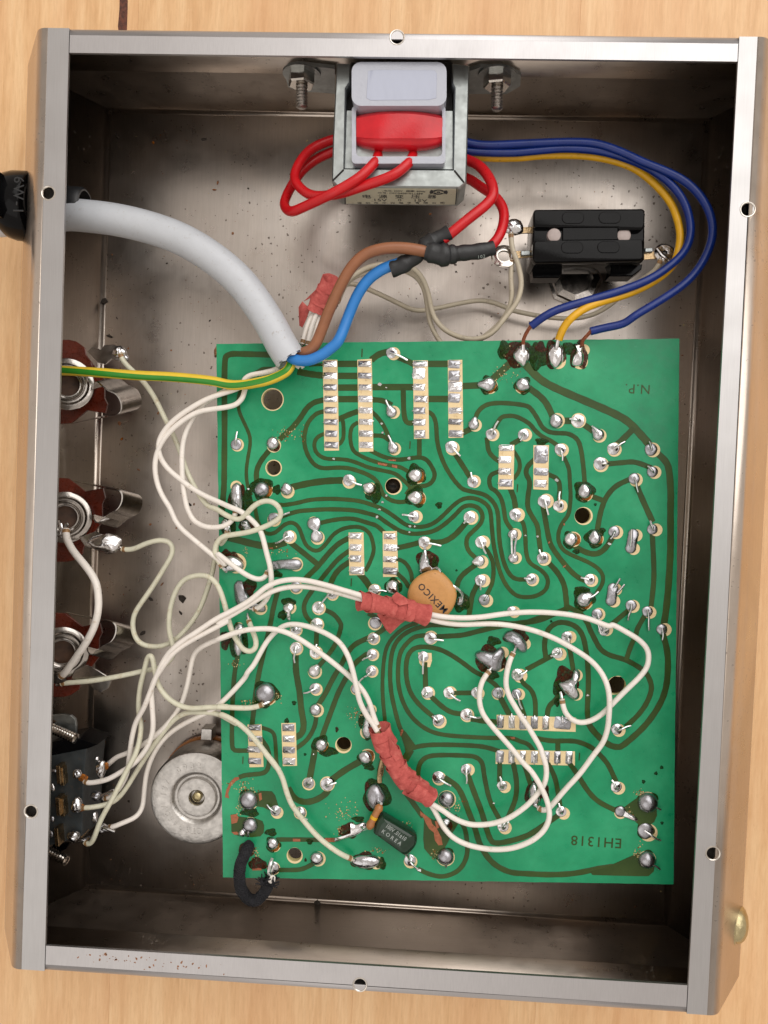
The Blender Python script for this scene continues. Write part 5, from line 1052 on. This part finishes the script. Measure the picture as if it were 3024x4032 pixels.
# ---- black bakelite switch at the upper right
bs = thing('bakelite_switch', 'glossy black bakelite slide switch with two rivets near the blue wires', 'switch', T('Q', 690, 720, 8))
zq = 21.0
prism_px('housing', 'Q', [(335, 545), (350, 538), (1045, 533), (1062, 545), (1058, 860), (1045, 880), (340, 886), (322, 870)], 9, zq - 1.4, 'gloss', bs, 0)
prism_px('housing_ridge', 'Q', [(345, 542), (1050, 538), (1060, 560), (1058, 640), (1045, 672), (890, 672), (885, 655), (345, 655), (335, 640), (333, 556)], zq - 3, zq, 'gloss', bs, 0)
prism_px('housing_ridge', 'Q', [(340, 742), (1052, 736), (1056, 850), (1040, 872), (345, 884), (328, 862), (330, 760)], zq - 3, zq, 'gloss', bs, 0)
for o in bs.children: roundy(o, .8)
prism_px('housing_panel', 'Q', [(524, 658), (884, 655), (884, 736), (524, 740)], zq - 3, zq - .4, 'gloss', bs, .15)
prism_px('housing_foot', 'Q', [(322, 905), (520, 905), (520, 960), (500, 985), (330, 985)], 9, 14, 'gloss', bs, .3); prism_px('housing_foot', 'Q', [(850, 895), (1045, 895), (1040, 930), (980, 975), (830, 975)], 9, 14, 'gloss', bs, .3)
for x, y in ((590, 594), (830, 593), (585, 788), (822, 786)):
    o_ = [T('Q', a_, b2, zq) for a_, b2 in rrect(x, y, 72, 38, 34)]; v, f = poly_prism([(p.x, p.y) for p in o_], zq - .1, zq + .18, .12); mk('raised_oval', v, f, 'gloss', bs, False)
for x, y in ((464, 713), (918, 715)):
    c = T('Q', x, y, zq - 1.4); v, f = lathe([(1.75, 0), (1.6, .9), (1.1, 1.1), (.01, 1.0)], c, (0, 0, 1), 24); mk('rivet', v, f, 'rivet', bs)
prism_px('terminal_tab', 'Q', [(225, 655), (325, 652), (325, 692), (225, 695)], 15.8, 16.3, 'bronze', bs, .05); blob('solder_blob', 'Q', 200, 655, 16.6, 2.2, 'solder_bright', bs, (1.25, .9, .5), 1); blob('solder_blob', 'Q', 175, 668, 16.4, 1.3, 'fluxa', bs, (1, .9, .5), 1)
prism_px('terminal_tab', 'Q', [(170, 812), (322, 806), (322, 848), (180, 862)], 15.8, 16.3, 'bronze', bs, .05); c = T('Q', 140, 846, 16.6); v, f = lathe([(1.6, -.3), (3.2, -.3), (3.3, .1), (2.9, .4), (1.6, .3), (1.6, -.3)], c, (0, .35, 1), 28); mk('terminal_eyelet', v, f, 'bright', bs)
prism_px('rivet', 'Q', [(250, 808), (312, 805), (314, 836), (252, 840)], 16.3, 17.2, 'zinc', bs, .2)
prism_px('terminal_tab', 'Q', [(1055, 815), (1170, 812), (1165, 858), (1055, 866)], 15.8, 16.3, 'bronze', bs, .05); prism_px('rivet', 'Q', [(1062, 790), (1112, 788), (1112, 815), (1062, 818)], 16.3, 17.2, 'zinc', bs, .2)
c = T('Q', 1190, 825, 16.4); v, f = lathe([(.6, -.3), (2.5, -.3), (2.6, .2), (2, .6), (.6, .4)], c, (0, .35, 1), 24); mk('terminal_eyelet', v, f, 'solder_bright', bs)
v, f = tube_geo([T('Q', 1140, 795, 17.5), T('Q', 1170, 835, 18), T('Q', 1215, 872, 17.5)], .42, 8); mk('solder_lug', v, f, 'solder_bright', bs)
c = T('Q', 610, 985, 2.2); v, f = lathe([(2, -2.2), (7.4, -2.2), (7.5, -1.3), (6.6, -1.1), (6.4, .1), (4.6, .3), (4.4, -1), (.01, -1)], c, (0, 0, 1), 8); mk('fixing_nut', v, f, 'nickel', bs, False)
# ---- brass dome on the right slanted side
bd = thing('brass_dome_foot', 'round dull brass dome stud fixed on the outer right side of the chassis', 'stud', T('L23', 1500, 990, 22))
nv = Vector((.93, 0, .35)).normalized(); c = T('L23', 1470, 995, 21)
v, f = lathe([(.01, -.3), (8.6, -.3), (8.8, .3), (8.4, .8), (6.9, .9), (6.6, .7)], c, nv, 48); v = [c + (p - c) * .68 for p in v]; mk('flange', v, f, 'brass', bd)
v, f = lathe([(6.9, .7), (6.8, 1.6), (6.2, 2.9), (5.0, 4.0), (3.2, 4.8), (1.5, 5.1), (.01, 5.2)], c, nv, 48); v = [c + (p - c) * .68 for p in v]; mk('dome', v, f, 'brass', bd)
# ================================================================== HAND-FITTED PARTS ON THE BOARD
dc = thing('ceramic_disc_capacitor', 'tan ceramic disc capacitor printed MEXICO lying on the board', 'capacitor', T('B2', 670, 1240, ZB))
o_ = []
for a_ in range(40):
    q = 2 * math.pi * a_ / 40; R0 = 256; k_ = 1 + (.10 * max(0, math.cos(q - 1.35)) ** 14) + (.05 * max(0, math.cos(q - .2)) ** 14); o_.append((668 + R0 * k_ * math.cos(q), 1262 - R0 * 1.03 * k_ * math.sin(q)))
P = [T('B2', x, y, 26) for x, y in o_]; cx = cen(*P); v = []; f = []; n = 40; prof = [(.9, 23.6), (.985, 24.2), (1, 24.9), (.975, 25.6), (.9, 26.0), (.6, 26.15), (.3, 26.15)]
for s_, z in prof:
    for p in P: q = cx + (p - cx) * s_; v.append(Vector((q.x, q.y, z)))
v.append(Vector((cx.x, cx.y, 26.15)))
for k in range(len(prof) - 1):
    for i in range(n): f.append((k * n + i, k * n + (i + 1) % n, (k + 1) * n + (i + 1) % n, (k + 1) * n + i))
f += [((len(prof) - 1) * n + i, (len(prof) - 1) * n + (i + 1) % n, len(v) - 1) for i in range(n)]; f.append(tuple(range(n))[::-1])
mk('disc', v, f, 'disc', dc)
v, f = text_geo('MEXICO', 78 * UB * 1.25, .03, 1.15, .02); R_ = Matrix.Rotation(math.radians(180 - 43), 3, 'Z'); c = T('B2', 682, 1268, 26.2)
mk('printed_lettering', [c + Matrix.Rotation(math.radians(137), 3, 'Z') @ Vector((p.x * .98, p.y, p.z)) for p in v], f, 'ink', dc, False)
for s_ in ('B2 670,970,23 720,952,24 748,975,25 765,1030,25.3 770,1110,25', 'B2 870,1130,25 905,1150,25.2 960,1190,24.6 990,1240,23.8 985,1290,23'): wire(s_, .38, 'solder_bright', dc, 'component_lead', 8)
fc = thing('film_capacitor', 'glossy dark green film capacitor printed KOREA near the bottom edge of the board', 'capacitor', T('D2', 280, 1030, ZB))
o_ = [(60, 950), (90, 860), (135, 815), (180, 830), (440, 985), (500, 1030), (515, 1080), (500, 1150), (440, 1220), (400, 1245), (350, 1220), (90, 1030), (50, 1000)]
P = [T('D2', x, y, 25) for x, y in o_]; Q = smooth(P + [P[0]], 4)[:-1]; cx = cen(*Q); v = []; f = []; n = len(Q); prof = [(.92, 22.6), (.99, 23.4), (1, 24.6), (.96, 25.7), (.86, 26.4), (.6, 26.75), (.3, 26.85)]
for s_, z in prof:
    for p in Q: q = cx + (p - cx) * s_; v.append(Vector((q.x, q.y, z)))
v.append(Vector((cx.x, cx.y, 26.9)))
for k in range(len(prof) - 1):
    for i in range(n): f.append((k * n + i, k * n + (i + 1) % n, (k + 1) * n + (i + 1) % n, (k + 1) * n + i))
f += [((len(prof) - 1) * n + i, (len(prof) - 1) * n + (i + 1) % n, len(v) - 1) for i in range(n)]; f.append(tuple(range(n))[::-1])
mk('capacitor_body', v, f, 'film', fc)
R_ = Matrix.Rotation(math.radians(-33), 3, 'Z')
for s_, x, y, h_ in (('100V .01±10', 292, 1012, 50), ('KOREA', 245, 1065, 46)):
    v, f = text_geo(s_, h_ * UB * 1.25, .02, 1.0 if len(s_) > 6 else 1.6, .01); c = T('D2', x, y, 26.88); mk('printed_lettering', [c + R_ @ Vector((p.x * (.78 if len(s_) > 6 else .95), p.y, p.z)) for p in v], f, 'silverink', fc, False)
wire('D2 395,1240,24.6 415,1260,24 435,1290,22.9', .35, 'solder_bright', fc, 'component_lead', 8)
rs = thing('resistor', 'small tan resistor with a yellow band beside the green film capacitor', 'resistor', T('D2', 60, 850, ZB))
P = smooth([T('D2', 128, 725, 25.5), T('D2', 70, 835, 25.5), T('D2', 5, 965, 25.2)], 8); n = len(P)
rr = [(1.05 if (t := i / (n - 1)) < .25 or t > .75 else .88) * (1 - .35 * max(0, abs(2 * t - 1) - .8) / .2) for i in range(n)]
v, f = tube_geo(P, 1, 16, rr=rr, round_=True); mk('resistor_body', v, f, 'resistor', rs)
v, f = tube_geo([P[int(n * .52)], P[int(n * .62)]], .93, 16, cap=False); mk('colour_band', v, f, 'yellow', rs); v, f = tube_geo([P[int(n * .78)], P[int(n * .82)]], 1.08, 16, cap=False); mk('colour_band', v, f, 'rust', rs)
v, f = tube_geo([P[0] + Vector((.2, .5, .2)), T('D2', 110, 690, 24.2), T('D2', 90, 670, 23.2)], .35, 8); mk('component_lead', v, f, 'solder_bright', rs); v, f = tube_geo([P[-1], T('D2', -40, 985, 24), T('D2', -70, 960, 23)], .35, 8); mk('component_lead', v, f, 'solder_bright', rs)
wire('D2 155,240,23 130,330,23 118,420,23.6 120,480,23.6', .7, 'bronze', rs, 'component_lead', 8)
# trimmer seen through a board hole, posts below the others
tp = T('B2', 258, 92, 18); tm = thing('trimmer_pot', 'dark brown trimmer with a screwdriver slot seen through a hole in the board', 'trimmer', (tp.x, tp.y, 14))
v, f = lathe([(2.35, -4), (2.35, -.2), (2.1, 0), (.01, 0)], tp, (0, 0, 1), 28); mk('rotor', v, f, 'darkbrown', tm); v, f = box_geo(tp.x - .9, tp.x + .9, tp.y - .35, tp.y + .35, 17.9, 18.02); mk('slot', v, f, 'dark', tm, False)
# ---- black braided cord
bc_ = thing('braided_cord', 'short black cloth-braided cord hanging off the lower left edge of the board', 'cord', T('D1', 330, 1250, ZB))
P = smooth(parse('D1 345,1155,22.5 325,1195,25 290,1270,26 260,1350,26 248,1440,25.5 250,1530,24.5 265,1600,24 ; F 522,1923,23 535,1940,22.5 550,1945,22.5 563,1938,23 575,1920,23.5 580,1905,24'), 6)
n = len(P); v, f = tube_geo(P, 1.3, 18, rr=[1.25 + .08 * math.sin(i * 1.6) + (.5 * max(0, i / n - .88) / .12) for i in range(n)], round_=False); mk('braid', v, f, 'fibre', bc_)
g = G3(); F_ = frames(P)
for k in range(10):
    for s_ in (1, -1):
        pts = [p + (a * math.cos(k * .628 + s_ * i * .42) + b * math.sin(k * .628 + s_ * i * .42)) * (1.33 + .08 * math.sin(i * 1.5 + k * 3.14)) for i, (p, (t_, a, b)) in enumerate(zip(P, F_))]; g.add(*tube_geo(pts, .15, 4, cap=False))
g.build('braid_thread', ['fibre'], bc_)
g = G3(); e = P[-1]
for k in range(46):
    d = Vector((rnd(-1, 1), rnd(.1, 1), rnd(-.2, .8))).normalized(); s0 = e + Vector((rnd(-1.7, 1.7), rnd(-.8, .4), rnd(-1.2, 1.6))); g.add(*tube_geo([s0, s0 + d * rnd(.6, 1.6), s0 + d * rnd(1.8, 2.8) + Vector((rnd(-.4, .4), 0, 0))], .16, 4))
g.build('frayed_threads', ['fibre'], bc_)
wire('F 583,1897,24.5 581,1888,25 582,1876,25 584,1866,24.6 588,1855,23.6', .5, 'solder_bright', bc_, 'bare_strands', 8); blob('bare_strands', 'F', 587, 1900, 24.8, 1.0, 'white', bc_, (1, 1.2, .6), 2)
# ---- cloth tape wraps
def tape_wrap(tile_spec, r0, label, bands, flap=None, seed=1):
    random.seed(seed); P = smooth(parse(tile_spec), 8); n = len(P); tw = thing('tape_wrap', label, 'cloth tape', P[n // 2], 'faded red cloth tape wraps')
    ORG[tw] = Vector(P[n // 2])
    for k in range(bands):
        a = max(0, int(n * (k / bands - .04))); b = min(n - 1, int(n * ((k + 1) / bands + .05))); seg = P[a:b + 1]
        if len(seg) < 3: seg = P[a:a + 3]
        F_ = frames(seg); v = []; f = []; sg = 26; m_ = len(seg); rk = r0 * rnd(.97, 1.05); sk = rnd(.5, 1.5); ph = rnd(0, 6)
        for layer, dr in ((0, 0), (1, -.16)):
            for i, (p, (t_, aa, bb)) in enumerate(zip(seg, F_)):
                t = i / (m_ - 1); flare = 1 + .10 * (2 * t - 1) ** 2 + .05 * math.sin(t * 4 + ph)
                for q in range(sg):
                    an = 2 * math.pi * q / sg; rad = rk * flare * (1 + .06 * math.sin(2 * an + ph) + .022 * math.sin(5 * an + t * 4 + ph) + rnd(-.004, .004)) + dr
                    skew = t_ * (sk * math.cos(an)) * (1 if i in (0, m_ - 1) else .8) + t_ * (rnd(-.12, .12) if i in (0, m_ - 1) else 0)
                    v.append(p + aa * math.cos(an) * rad * .62 + bb * math.sin(an) * rad + skew)
        o_ = m_ * sg
        for i in range(m_ - 1):
            for q in range(sg):
                f.append((i * sg + q, i * sg + (q + 1) % sg, (i + 1) * sg + (q + 1) % sg, (i + 1) * sg + q)); f.append((o_ + i * sg + q, o_ + (i + 1) * sg + q, o_ + (i + 1) * sg + (q + 1) % sg, o_ + i * sg + (q + 1) % sg))
        for e_ in (0, m_ - 1):
            for q in range(sg): f.append((e_ * sg + q, e_ * sg + (q + 1) % sg, o_ + e_ * sg + (q + 1) % sg, o_ + e_ * sg + q))
        mk('tape_turn', v, f, 'tape', tw)
    for fp in (flap or []):
        Q = parse(fp); m_ = len(Q); nn = 1; v = Q + [p - Vector((0, 0, .18)) for p in Q]
        f = [tuple(range(m_)), tuple(range(m_, 2 * m_))[::-1]] + [(i, (i + 1) % m_, m_ + (i + 1) % m_, m_ + i) for i in range(m_)]; mk('tape_flap', v, f, 'tape', tw, False)
    return tw
tape_wrap('B2 -100,1300,28 30,1320,28.3 200,1360,28.6 400,1395,28.6 620,1450,28.2', 2.35, 'faded red cloth tape wrap overlapping the tan disc capacitor', 4, ['B2 90,1440,26.5 250,1400,27.5 430,1480,27 340,1545,25.5 232,1648,24.2 190,1610,24', 'B2 250,1250,30.4 300,1205,30.9 400,1270,30.6 430,1330,30.5 330,1350,30.6 270,1310,30.4'], 3)
tape_wrap('C2 120,1190,25.5 150,1290,26 200,1400,26 260,1520,26 310,1620,26 ; D2 360,410,26 440,480,26 540,560,26.2 660,650,26', 2.45, 'faded red cloth tape wrap running diagonally above the resistor', 6, ['D2 355,600,25.5 440,425,28 560,470,28.3 680,540,28.3 705,570,28 700,625,27.5 630,722,25.8 500,680,25.6', 'D2 215,-10,28 260,60,28.6 330,150,28.4 340,230,28 290,260,28 230,180,27.8'], 5)
tape_wrap('P 350,500,22 310,570,22 270,640,22 235,710,22', 2.5, 'faded red cloth tape wrap beside the end of the grey cable', 3, ['P 160,640,21 330,475,22.5 380,495,24 330,600,24 260,580,23.5 200,620,22', 'P 125,680,20.5 150,640,21.5 200,690,21.5 175,760,21 150,812,20.5 130,800,20'], 8)
random.seed(11)
# ================================================================== LOOSE WIRES
def lw(label, spec, r=.86, mat='white', grp='thin white hook-up wires'):
    P = relax(smooth(clean(parse(spec), .9), 6), 5); v, f = tube_geo(P, r * .76, 12); o = setp(mk('hook_up_wire', v, f, mat), label, 'wire', grp)
    for e, d in ((P[0], (P[0] - P[2]).normalized()), (P[-1], (P[-1] - P[-3]).normalized())):
        g_e = G3(); g_e.add(*tube_geo([e - d * 1.1, e - d * .4, e + d * .12], r * .8, 12, rr=[r * .775, r * .80, r * .70]), mi=0); g_e.build('scorched_end', ['char'], o)
        g_e = G3(); g_e.add(*tube_geo([e - d * .3, e + d * .9, e + d * 1.5 + Vector((0, 0, -.45))], r * .42, 8, round_=True)); g_e.build('bare_end', ['solder_bright'], o)
    return o
lw('upper strand of the wire pair sweeping from the switch terminals to the first tape wrap', 'R 640,1092,16 700,1075,16.5 800,980,17 880,830,17.5 905,680,18 920,560,18.5 940,420,19.5 980,260,20.5 1060,120,22 1110,0,23 ; L02 1060,1010,25 1150,900,26.5 1300,800,27.5 1450,720,28 ; B1 0,1490 200,1390 380,1280 520,1160 650,1100 800,1075 950,1085 1150,1130 1350,1190 1520,1240,28.4 1600,1270')
lw('lower strand of the wire pair sweeping up to the first tape wrap', 'R 425,905,19 470,918,19.5 540,912,19.5 680,880,20 820,800,20 960,710,20 1060,600,20.5 1130,480,21 1170,320,21.5 1160,100,22 1155,0,22.3 ; L02 988,1190,23 1010,1120,24 1070,1030,25 1140,940,25.8 1250,865,26.6 1400,785,27 1500,730 ; B1 0,1550 200,1430 400,1310 600,1195,27.2 800,1150 1000,1155 1250,1205 1510,1278 1600,1295')
lw('pinkish white wire arching from the switch over the board into the second tape wrap', 'R 655,735,13 700,700,14 780,635,15 900,592,16 1060,500,17.5 1200,400,18 1350,250,18.5 1450,110,18.5 1500,0,18.5 ; L02 1230,1130,19 1250,1020,20 1275,945,21 1340,895,22.5 1450,850,24 1560,812,25 ; C1 0,270,26 150,210,27 300,165,27.4 450,150,27.5 600,152 750,190 900,270 1050,370 1200,480 1350,600 1450,690 1550,800,26.5 1620,930 ; C2 60,1080,26 110,1200,25.8')
lw('white wire from the switch looping past the big round joint into the second tape wrap', 'R 690,1398,15 730,1398,15.5 850,1350,15 980,1290,14 1050,1190,13 1070,1050,13 1090,850,14 1140,680,15 1230,510,16 1350,380,17 1500,280,19 1659,200,21 ; L02 1400,1310,22.5 1500,1220,23.5 1600,1110,24.3 ; C1 330,612,25.2 400,530 470,400 540,280,25.2 640,170,24.8 740,110,24.8 880,105,25.2 1050,150 1200,220,26 1310,300,27 1390,430,28 1440,580,28.6 1480,760,28.6 1520,930,27.8 1600,1080,26.8 ; C2 50,1150,26.4 115,1270')
lw('yellowed wire from the switch to the wide joint beside the green capacitor', 'R 395,1188,19 440,1190,19.3 520,1182,19 640,1160,18 760,1110,17 860,1000,16 960,840,15.5 1060,680,16 1180,500,17 1300,340,18 1400,230,19 1500,170,20 1600,148,21 ; L02 1294,1335,21.5 1390,1338,22.3 1480,1368,23 1560,1418,23.5 ; C1 0,1030,24 40,1048,24.3 150,1092,25 280,1180 380,1280 480,1400,25.3 580,1530 680,1659 ; D1 500,150 620,290 700,430,25.5 740,570 790,700 850,790 960,930,25 1080,1060 1200,1160 1320,1240,24.6 1430,1290,23.6', mat='white_old')
lw('yellowed wire from the lowest switch terminal to the largest round solder dome', 'R 430,1572,19 465,1582,19.5 505,1560,20 545,1470,21 600,1320,21.5 700,1140,22 800,950,22 900,750,21.5 980,600,20.5 1025,440,19.5 1038,300,18.8 1020,200,18.5 1010,60,19 ; L02 915,1170,20 945,1050,21.5 965,975,22.5 988,968,23 1000,1000,23 1015,1080,22.5 1040,1170,22 1120,1262,22 1230,1308,22.5 1350,1302,23.2 1500,1298,23.8 ; C1 0,970,24.2 150,978,24.3 330,985 430,970 500,945,23.6', mat='white_old')
lw('yellowed curly wire from the middle jack lug up to the board edge', 'L02 795,268,18.5 830,272,18.5 880,265,19 960,230,20 1050,210,20.5 1115,232,20.5 1125,300,20 1065,405,19 1000,510,18 930,610,17.5 875,700,17 870,800,17 910,880,17 1000,906,17 1100,888,17 1200,810,16.5 1290,690,16.5 1345,560,17 1385,430,18.5 1405,330,20 ; B1 60,700,21.5 100,640,23 120,570,24', mat='white_old')
lw('yellowed looping wire from the lowest jack crossing the board edge to a burnt joint', 'L02 400,1150,18.6 440,1142,18.6 600,1130,18.5 800,1095,18.5 960,1060,18.5 1040,1045,18.5 1100,1005,18 1135,950,18 1125,880,18.5 1105,800,19 1108,680,20 1140,560,21 1200,470,22 1290,440,23 1370,452,24 1430,520,24.6 1470,640,25 1490,720 1520,820 1570,900 ; C1 250,320,25.4 300,370 360,388,25.6 415,350 422,270,25.6 385,170,25 355,90,24 345,55,23.6', mat='white_old')
lw('white wire bowing between the middle and lowest jack sockets', 'L02 432,140,19.5 436,200,20.5 480,285,22 560,380,23.5 625,480,24.5 642,580,24.8 640,680,24.8 610,790,24 550,900,22.5 480,1000,21 430,1070,20 400,1100,19', 1.22)
lw('yellowed wire from the uppermost jack with a loop over the upper left joints', 'L01 785,650,18.8 800,690,18.8 840,740,19 920,815,19.5 1000,920,19.5 1070,1060,19.5 1130,1180,19.5 1180,1300,20 1220,1420,20.5 1280,1540,21.5 1350,1640,22.5 ; B1 0,328,24 100,392,24.8 190,432,25 260,435,25.2 330,375,26 400,300,26.5 500,250,26.7 590,256,26.7 660,310,26.5 685,390,26.2 640,455,26 500,525,26 350,575,26 200,600,25.5 80,622,25 15,680,24.4 -10,770,24 15,860,24 70,945,23.6', mat='white_old')
lw('white wire from the cable end curving down the left to the forked burnt joint', 'A1 700,290,23.5 640,330,23.8 500,370,24 370,392,24 300,440,24 285,500,24.2 200,545,24.4 60,590,25 ; L01 1350,948,25 1240,1010,25 1130,1090,24.5 1050,1190,24 1035,1290,23.5 1085,1390,23 1180,1475,23 1300,1560,23.5 1430,1620,24.3 ; B1 0,285,25.3 150,312,25.5 250,350 350,425 430,505,25.6 485,600,25.8 530,780,26 570,930,26 585,1080,26 565,1220,25.4 500,1330,24.4 430,1380,23.8 395,1385,23.6')
lw('white wire swinging far left and crossing the oval joint on the board edge', 'A1 330,440,23.6 300,570,24 275,640,24.4 215,700,24.6 130,728,24.8 0,748,25 ; L01 1300,1030,25 1200,1085,24.6 1110,1160,24.2 1045,1250,23.8 1012,1360,23.4 1022,1480,23.2 1060,1580,23 1110,1659,23 ; L02 1160,110,23 1270,210,23.3 1380,300,23.8 1480,378,24.4 ; B1 0,790,24.8 150,905,25.2 280,1000 380,1055 460,1072 520,1045,25 545,990,24.4')
lw('white wire in a narrow loop ending behind the tall joint at the board edge', 'A1 240,520,23 100,560,23 0,612,23 ; L01 1330,980,23 1260,1070,22.6 1205,1190,22.4 1188,1320,22.4 1193,1480,22.6 1212,1620,22.8 ; L02 1235,30,23 1270,85,23.3 1340,122,23.8 1430,126,24.2 1500,98,24.4 1535,45,24.4 ; B1 215,372,24.2 205,350,23.8')
lw('white wire from the first tape wrap looping round the right side to the heart-shaped joint', 'B2 560,1425,28.2 640,1440,28.2 800,1470 1000,1480,28 1200,1470,27.5 1400,1440,27 ; B3 0,1420,26.5 200,1420 450,1440 700,1490 900,1570 ; C3 940,105,26 1080,180 1220,265,26 1305,360,26 1322,460,26 1300,560,26.2 1220,665,26.5 1100,780 960,920,26.2 840,1040,25.5 720,1115,25 600,1138,24.6 500,1095,24.4 435,1010,24.2 408,890,23.8')
lw('white wire from first tape wrap sweeping down to the joint under crossing wires', 'B2 560,1470,27.4 640,1492,27.4 800,1530 1000,1550,27 1250,1540,26.5 1450,1552 ; C3 0,140,26 150,180 350,260,26 550,372 720,490,26 830,620,26.5 890,760,27.5 910,900,27.8 905,1050,27.5 890,1200,26.5 840,1350,26 740,1480 ; D3 600,390,25.5 450,550 340,680,25 270,755,24.6 210,778,24.2 160,752,23.6')
lw('white wire from the second tape wrap rising to the upper burnt kidney-shaped joint', 'D2 600,650,26 660,705,26 780,775 900,860,26 1050,922 1200,930,26.5 1350,908 1500,850,27 ; D3 30,735,27 110,650,27 200,540,26.6 240,440 242,310,26.5 200,180 130,60,26 ; C3 180,1400,26 120,1295 40,1160 ; C2 1630,1105,26 1560,990 1490,870,25.6 1452,750,25.5 1458,620,25.4 1490,490,24.8 1530,400,24.2')
lw('white wire from the second tape wrap curling under and up to the triangular joint', 'D2 600,670,25 665,725,25 730,840,25 810,980,25 920,1082,25.5 1080,1152,26 1300,1190,27 1500,1180,28 ; D3 20,1132,28.5 130,1072,28.8 225,980,28.8 275,860,28.8 268,740,28.6 230,620,28.2 170,500,27.8 90,370,27.2 0,280,26.6 ; C2 1540,1445,26.2 1440,1330,26 1320,1195,25.6 1215,1060,25.3 1175,940,25.2 1172,820,25.1 1198,710,24.8 1240,640,24.4 1275,595,23.8')
g_ = 'thin grey-beige wires near the black switch'
lw('grey-beige wire from the upper left terminal of the black switch, looping past the board', 'P 380,640,20 430,520,20 520,450,20 600,412,20 700,398,20 800,405,19 880,430,18 940,500,17 975,600,16 990,680,15 1020,760,14.5 1090,835,14.5 1200,882,15 1310,885,15.5 1400,840,16 1480,740,16.5 1555,640,17 1582,520,17.5 1560,400,17.8 1522,300,17.8 1512,200,17.5', .84, 'beige', g_)
lw('grey-beige wire looping beneath the splices and under the top board edge', 'P 380,650,19 440,520,19 530,465,19 640,440,18.5 780,430,17 890,478,15.5 945,560,14.5 965,660,13.5 980,760,13 1010,840,13 1060,920,13.5 1120,1000,14', .82, 'beige', g_)
lw('grey-beige wire dropping straight from the lower left terminal of the black switch', 'P 1518,368,17 1512,500,16.5 1520,600,16 1495,700,15 1430,795,14 1340,870,13.5 1250,940,13.5', .82, 'beige', g_)
lw('long grey-beige wire crossing the bare floor to the right terminal of the black switch', 'P 400,540,14 480,525,13 600,570,12 750,640,10 880,700,8 1000,692,7 1150,660,6 1300,635,6 1400,650,6 1500,690,6 ; Q 200,1200,6 400,1240,6.5 600,1252,7 760,1210,8 900,1110,11 1020,1010,14 1110,950,16 1150,900,17 1162,865,17.3', .82, 'beige', g_)
lw('three short white wire ends under the red tape beside the grey cable, leftmost', 'P 245,690,21.5 200,760,22 170,840,22.3 150,920,22.4', .8, 'white', 'white wires under the cable-side tape wrap')
lw('short white wire under the red tape beside the grey cable, middle', 'P 255,700,22.5 225,770,22.8 200,850,23 185,930,23', .8, 'white', 'white wires under the cable-side tape wrap')
lw('short white wire under the red tape beside the grey cable, nearest the brown core', 'P 270,700,21.5 250,780,22 235,850,22.3 205,930,22.4', .8, 'white', 'white wires under the cable-side tape wrap')
# ================================================================== DIRT ON THE CHASSIS FLOOR
random.seed(23)
g = G3()
def crumb(p, r, z, h, mi):
    n = random.choice((5, 6, 7)); an = rnd(0, 6); el = rnd(.35, 1); P = []
    for k in range(n):
        a_ = 2 * math.pi * k / n; q = r * rnd(.6, 1.2); x, y = q * math.cos(a_), q * el * math.sin(a_); P.append((p.x + x * math.cos(an) - y * math.sin(an), p.y + x * math.sin(an) + y * math.cos(an)))
    g.add(*poly_prism(P, z, z + h, h * .3), mi=mi)
for x, y, r, mi in ((L_ := [('F', 252, 293, 1.1, 0), ('F', 393, 1292, 1.3, 0), ('F', 390, 1324, .7, 0), ('F', 325, 1294, .8, 0), ('F', 308, 1367, 1.3, 0), ('F', 423, 1380, .9, 0), ('F', 468, 761, 1.6, 1), ('F', 687, 1953, 1.2, 0), ('F', 225, 650, .9, 0), ('F', 236, 726, 1.1, 0),
        ('F', 440, 301, .8, 0), ('F', 258, 915, .6, 1), ('F', 300, 1015, .6, 1), ('F', 377, 1404, .6, 0), ('F', 410, 1090, .7, 0), ('F', 263, 948, .6, 2), ('F', 206, 2001, .5, 2), ('F', 325, 1133, .5, 1), ('F', 350, 1262, .6, 1), ('F', 470, 395, .6, 1), ('F', 463, 410, .6, 2)]) and []): pass
for t_, x, y, r, mi in L_: crumb(T(t_, x, y, .5), r, .42, r * .5, mi)
for _ in range(900):
    x, y = rnd(FQ[3].x + 3, FQ[1].x - 3), rnd(FQ[3].y + 3, FQ[0].y - 3); left = x < -25
    if not left and random.random() < .45: continue
    crumb(Vector((x, y, 0)), min(.75, rnd(.07, .2) * (1 + (random.random() ** 8) * 3)), .41, .08, random.choice((0, 0, 1, 1, 2, 3)))
o = g.build('floor_dirt', ['soot', 'rust', 'fluxa', 'chip'], None, False); setp(o, 'scattered rust flakes, dark crumbs and dust on the chassis floor', 'dirt', None, 'stuff')
g = G3()                                       # rust blooms on the lower rim
for _ in range(60):
    x = random.gauss(760, 110) if random.random() < .7 else random.gauss(1150, 170); y = 1275 + (x - 700) * .08 + random.gauss(0, 26)
    if x < 330 or y < 1215 + (x - 300) * .08: continue
    p = T('L03', x, y, D); crumb(p, rnd(.08, .45), D + .33, .04, 0)
o = g.build('rim_rust', ['rust'], chassis_, False); o['kind'] = 'stuff'
